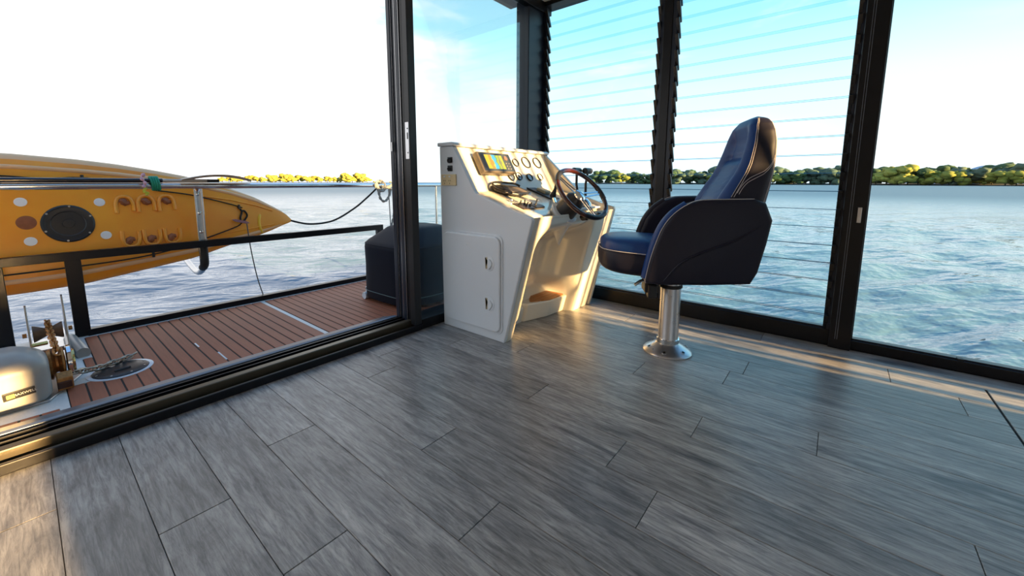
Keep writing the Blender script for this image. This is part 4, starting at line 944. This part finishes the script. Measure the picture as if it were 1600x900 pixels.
def seam(off, kk, z0, z1, nm='stitching', n=40):
    pts = []
    for i in range(n + 1):
        z = z0 + (z1 - z0) * i / n; r_ = bsec(z, False); k = kk(z) if callable(kk) else kk
        k0 = int(math.floor(k)); t = k - k0; v = r_[k0 % NB].lerp(r_[(k0 + 1) % NB], t)
        o_ = Vector((v.x - (tabi(FR, z) + tabi(RE, z)) / 2, v.y, 0)).normalized(); pts.append(v + o_ * .0006)
    return cb(MB().tube(pts, .0013, 6), nm, M_STITCH)
for s in (1, -1):
    seam(0, s * 14.2, .93, 1.335); seam(0, s * 15.2, .93, 1.335)
    seam(0, s * 24.0, .56, 1.33); seam(0, s * 24.8, .56, 1.33)
    seam(0, lambda z: s * (15.5 + 8.0 * sm(.96, 1.155, z) ** 1.3), .95, 1.140); seam(0, lambda z: s * (16.3 + 7.4 * sm(.955, 1.145, z) ** 1.3), .945, 1.128)

# ================================================================== WATER, SHORE
ZW = -.70
def water_mat():
    m = bpy.data.materials.new('lake_water'); m.use_nodes = True; t = m.node_tree; b = t.nodes['Principled BSDF']; n = t.nodes.new; l = t.links.new
    b.inputs['Base Color'].default_value = (.085, .16, .235, 1); b.inputs['Roughness'].default_value = .06; b.inputs['IOR'].default_value = 1.33; b.inputs['Specular IOR Level'].default_value = .8
    g = n('ShaderNodeTexCoord')
    def ns(s, st, det):
        m0 = n('ShaderNodeMapping'); m0.inputs['Rotation'].default_value = (0, 0, R(-52)); l(g.outputs['Object'], m0.inputs[0])
        mp = n('ShaderNodeMapping'); mp.inputs['Scale'].default_value = st; l(m0.outputs[0], mp.inputs[0])
        x = n('ShaderNodeTexNoise'); x.inputs['Scale'].default_value = s; x.inputs['Detail'].default_value = det; l(mp.outputs[0], x.inputs['Vector']); return x
    ln = n('ShaderNodeVectorMath'); ln.operation = 'LENGTH'; l(g.outputs['Object'], ln.inputs[0])
    dr_ = n('ShaderNodeMapRange'); dr_.interpolation_type = 'SMOOTHSTEP'; l(ln.outputs['Value'], dr_.inputs[0]); dr_.inputs[1].default_value = 12; dr_.inputs[2].default_value = 90
    dr_.inputs[3].default_value = .06; dr_.inputs[4].default_value = .50; l(dr_.outputs[0], b.inputs['Roughness'])   # unresolved ripples far off act as roughness
    a, c = ns(2.6, (1, .40, 1), 2), ns(8, (1, .45, 1), 2.5)
    u1 = n('ShaderNodeBump'); u1.inputs['Strength'].default_value = 1; u1.inputs['Distance'].default_value = .10; l(a.outputs[0], u1.inputs['Height'])
    u2 = n('ShaderNodeBump'); u2.inputs['Strength'].default_value = 1; u2.inputs['Distance'].default_value = .03; l(c.outputs[0], u2.inputs['Height']); l(u1.outputs[0], u2.inputs['Normal'])
    l(u2.outputs[0], b.inputs['Normal']); return m
M_WATER = water_mat()
M_WATERFAR = M_WATER
rng = random.Random(3); comps = []
for k in range(34):
    lam = .28 * (1.12 ** k) if k < 22 else .35 + rng.random() * 1.6; th0 = R(55) + rng.gauss(0, .45)
    comps.append((2 * math.pi / lam * math.cos(th0), 2 * math.pi / lam * math.sin(th0), rng.random() * 6.28, .0068 * lam ** .75))
NA, NR = 300, 230; wv_ = []; wf_ = []
r0, r1 = .8, 90.0
for i in range(NR + 1):
    r_ = r0 * (r1 / r0) ** (i / NR); fade = 1 - sm(45, 85, r_)
    for j in range(NA + 1):
        a = R(-50 + 190 * j / NA); x = r_ * math.cos(a); y = r_ * math.sin(a); z = 0
        if fade > 0:
            dl = r_ * max(R(190) / NA, math.log(r1 / r0) / NR)
            for kx, ky_, ph, am in comps:
                if kx * kx + ky_ * ky_ < (2.2 / dl) ** 2: z += am * math.sin(kx * x + ky_ * y + ph)
        wv_.append((x, y, ZW + z * fade))
for i in range(NR):
    for j in range(NA): a = i * (NA + 1) + j; wf_.append((a, a + 1, a + NA + 2, a + NA + 1))
wt = thing('water', (0, 0, ZW), 'rippled blue grey lake around the boat', 'water', kind='structure')
MB().add(wv_, wf_).build('near_ripples', M_WATER, wt, smooth=180)
n = 96; ov = []; of = []
for k in range(n):
    a = 2 * math.pi * k / n; ins_ = R(-50) <= a <= R(140) or a >= R(310)
    for rr_ in (89.9 if ins_ else .5, 3200): ov.append((rr_ * math.cos(a), rr_ * math.sin(a), ZW - (.004 if rr_ < 100 else 0)))
for k in range(n): of.append((2 * k, 2 * k + 1, 2 * ((k + 1) % n) + 1, 2 * ((k + 1) % n)))
MB().add(ov, of).build('open_water', M_WATERFAR, wt)

def tree_mesh(seed, h, m_):
    rg = random.Random(seed); mb = MB(); base_ = None
    bm = bmesh.new(); bmesh.ops.create_icosphere(bm, subdivisions=2, radius=1); iv = [v.co.copy() for v in bm.verts]; fc = [[v.index for v in f.verts] for f in bm.faces]; bm.free()
    mb.mt(1).tube([(0, 0, -1), (.3, 0, h * .5)], [.5, .25], 6)
    mb.mt(0)
    for q in range(20):
        c_ = Vector((rg.uniform(-.50, .50) * h, rg.uniform(-.4, .4) * h, h * rg.uniform(.16, .80))); c_.x *= 1.15 - .7 * c_.z / h; r_ = h * rg.uniform(.11, .23)
        vs = []
        for v in iv:
            k_ = 1 + .55 * noise.noise(v * 2.3 + Vector((seed, q, 0))) + .30 * noise.noise(v * 6 + Vector((q, seed, 5)))
            p = c_ + Vector((v.x * 1.15, v.y * 1.15, v.z * .85)) * r_ * k_; p.z = max(p.z, -.6); vs.append(p)
        mb.add(vs, fc)
    return mb.mesh('mangrove_tree', [m_, M_TRUNK], smooth=180)
M_TRUNK = mat('tree_trunk', (.06, .045, .03), .9)
def leaf(nm, c): return noisy(mat(nm, c, .8, spec=.2), .35, .45, 1, .6)
LM = [leaf('olive_foliage', (.20, .20, .035)), leaf('dark_green_foliage', (.055, .09, .04)), leaf('yellow_green_foliage', (.26, .25, .05)), leaf('grey_green_foliage', (.09, .12, .08))]
TM = [tree_mesh(i, (15, 17, 13, 19, 16, 14, 18, 12)[i], LM[i % 4]) for i in range(8)]
rg = random.Random(11); DS = 620
def pix_az(px): return math.atan2(px - 800, F)   # azimuth offset from camera heading
tl_n = 0
kinds = ['olive shoreline tree standing across the water', 'dark green shoreline tree standing across the water', 'yellow green shoreline tree standing across the water', 'grey green shoreline tree standing across the water']
def add_tree(px, d, sc_, ti_):
    h_ = YAW + pix_az(px); x, y = d * math.sin(h_), d * math.cos(h_)
    o = bpy.data.objects.new('mangrove_tree', TM[ti_]); COL.objects.link(o); o.location = (x, y, ZW); o.rotation_euler = (0, 0, rg.random() * 6); o.scale = (sc_ * 1.15, sc_ * 1.15, sc_)
    side = 'left' if px < 800 else 'right'
    tag(o, kinds[ti_ % 4] + (' left of the console' if side == 'left' else ' behind the window wall'), 'tree', kinds[ti_ % 4].split(' tree')[0] + ' trees ' + side)
px = 930
while px < 1760:
    hgt = 1.12 + .40 * noise.noise(Vector((px * .012, 0, 0))) + .12 * math.sin(px * .05)
    add_tree(px, DS + rg.uniform(-15, 15), max(.5, hgt), rg.choice([0, 2, 2, 1, 3, 0, 4, 6] if px > 1280 else [1, 3, 5, 3, 0, 2, 7, 1])); px += rg.uniform(15, 21)
px = 930
while px < 1760:
    add_tree(px, DS + 60 + rg.uniform(-10, 10), 1.45 + .3 * noise.noise(Vector((px * .02, 3, 0))), rg.choice([1, 3, 5, 7])); px += rg.uniform(24, 32)
px = 352
while px < 650:
    hh = (.50 + .28 * math.exp(-((px - 555) / 28) ** 2) + .18 * math.exp(-((px - 470) / 40) ** 2) + .12 * math.exp(-((px - 390) / 20) ** 2)) * (1 if px < 585 else .35)
    add_tree(px, 760 + rg.uniform(-10, 10), hh * 1.35, rg.choice([2, 2, 6, 0])); px += rg.uniform(9, 13)
bank = MB()
for k in range(60):
    p_ = 920 + 860 * k / 59; h_ = YAW + pix_az(p_); bank.v.append((612 * math.sin(h_), 612 * math.cos(h_), ZW - .5)); bank.v.append((605 * math.sin(h_), 605 * math.cos(h_), ZW - .5)); bank.v.append((640 * math.sin(h_), 640 * math.cos(h_), ZW + 2.2))
for k in range(59): a = 3 * k; bank.f += [(a + 1, a + 4, a + 5, a + 2)]; bank.mi += [0]
o = bank.build('shore_bank', noisy(mat('dark_mud_bank', (.05, .04, .03), .9), .2, .4, 0), None); tag(o, 'dark low mud bank under the far trees', 'shore', kind='structure')
hm = MB(); hr_ = []
for k in range(80):
    p_ = 1380 + 420 * k / 79; h_ = YAW + pix_az(p_); d = 2600
    z = 22 + 62 * sm(1430, 1520, p_) * (.75 + .25 * noise.noise(Vector((p_ * .02, 7, 0)))) + 22 * noise.noise(Vector((p_ * .012, 1, 0)))
    hr_.append([Vector((d * math.sin(h_), d * math.cos(h_), ZW - 2)), Vector(((d + 150) * math.sin(h_), (d + 150) * math.cos(h_), z)), Vector(((d + 400) * math.sin(h_), (d + 400) * math.cos(h_), ZW - 2))])
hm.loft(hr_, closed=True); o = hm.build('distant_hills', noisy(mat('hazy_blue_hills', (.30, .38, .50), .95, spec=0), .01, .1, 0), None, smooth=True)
tag(o, 'hazy blue hills beyond the trees at far right', 'hills', kind='structure')
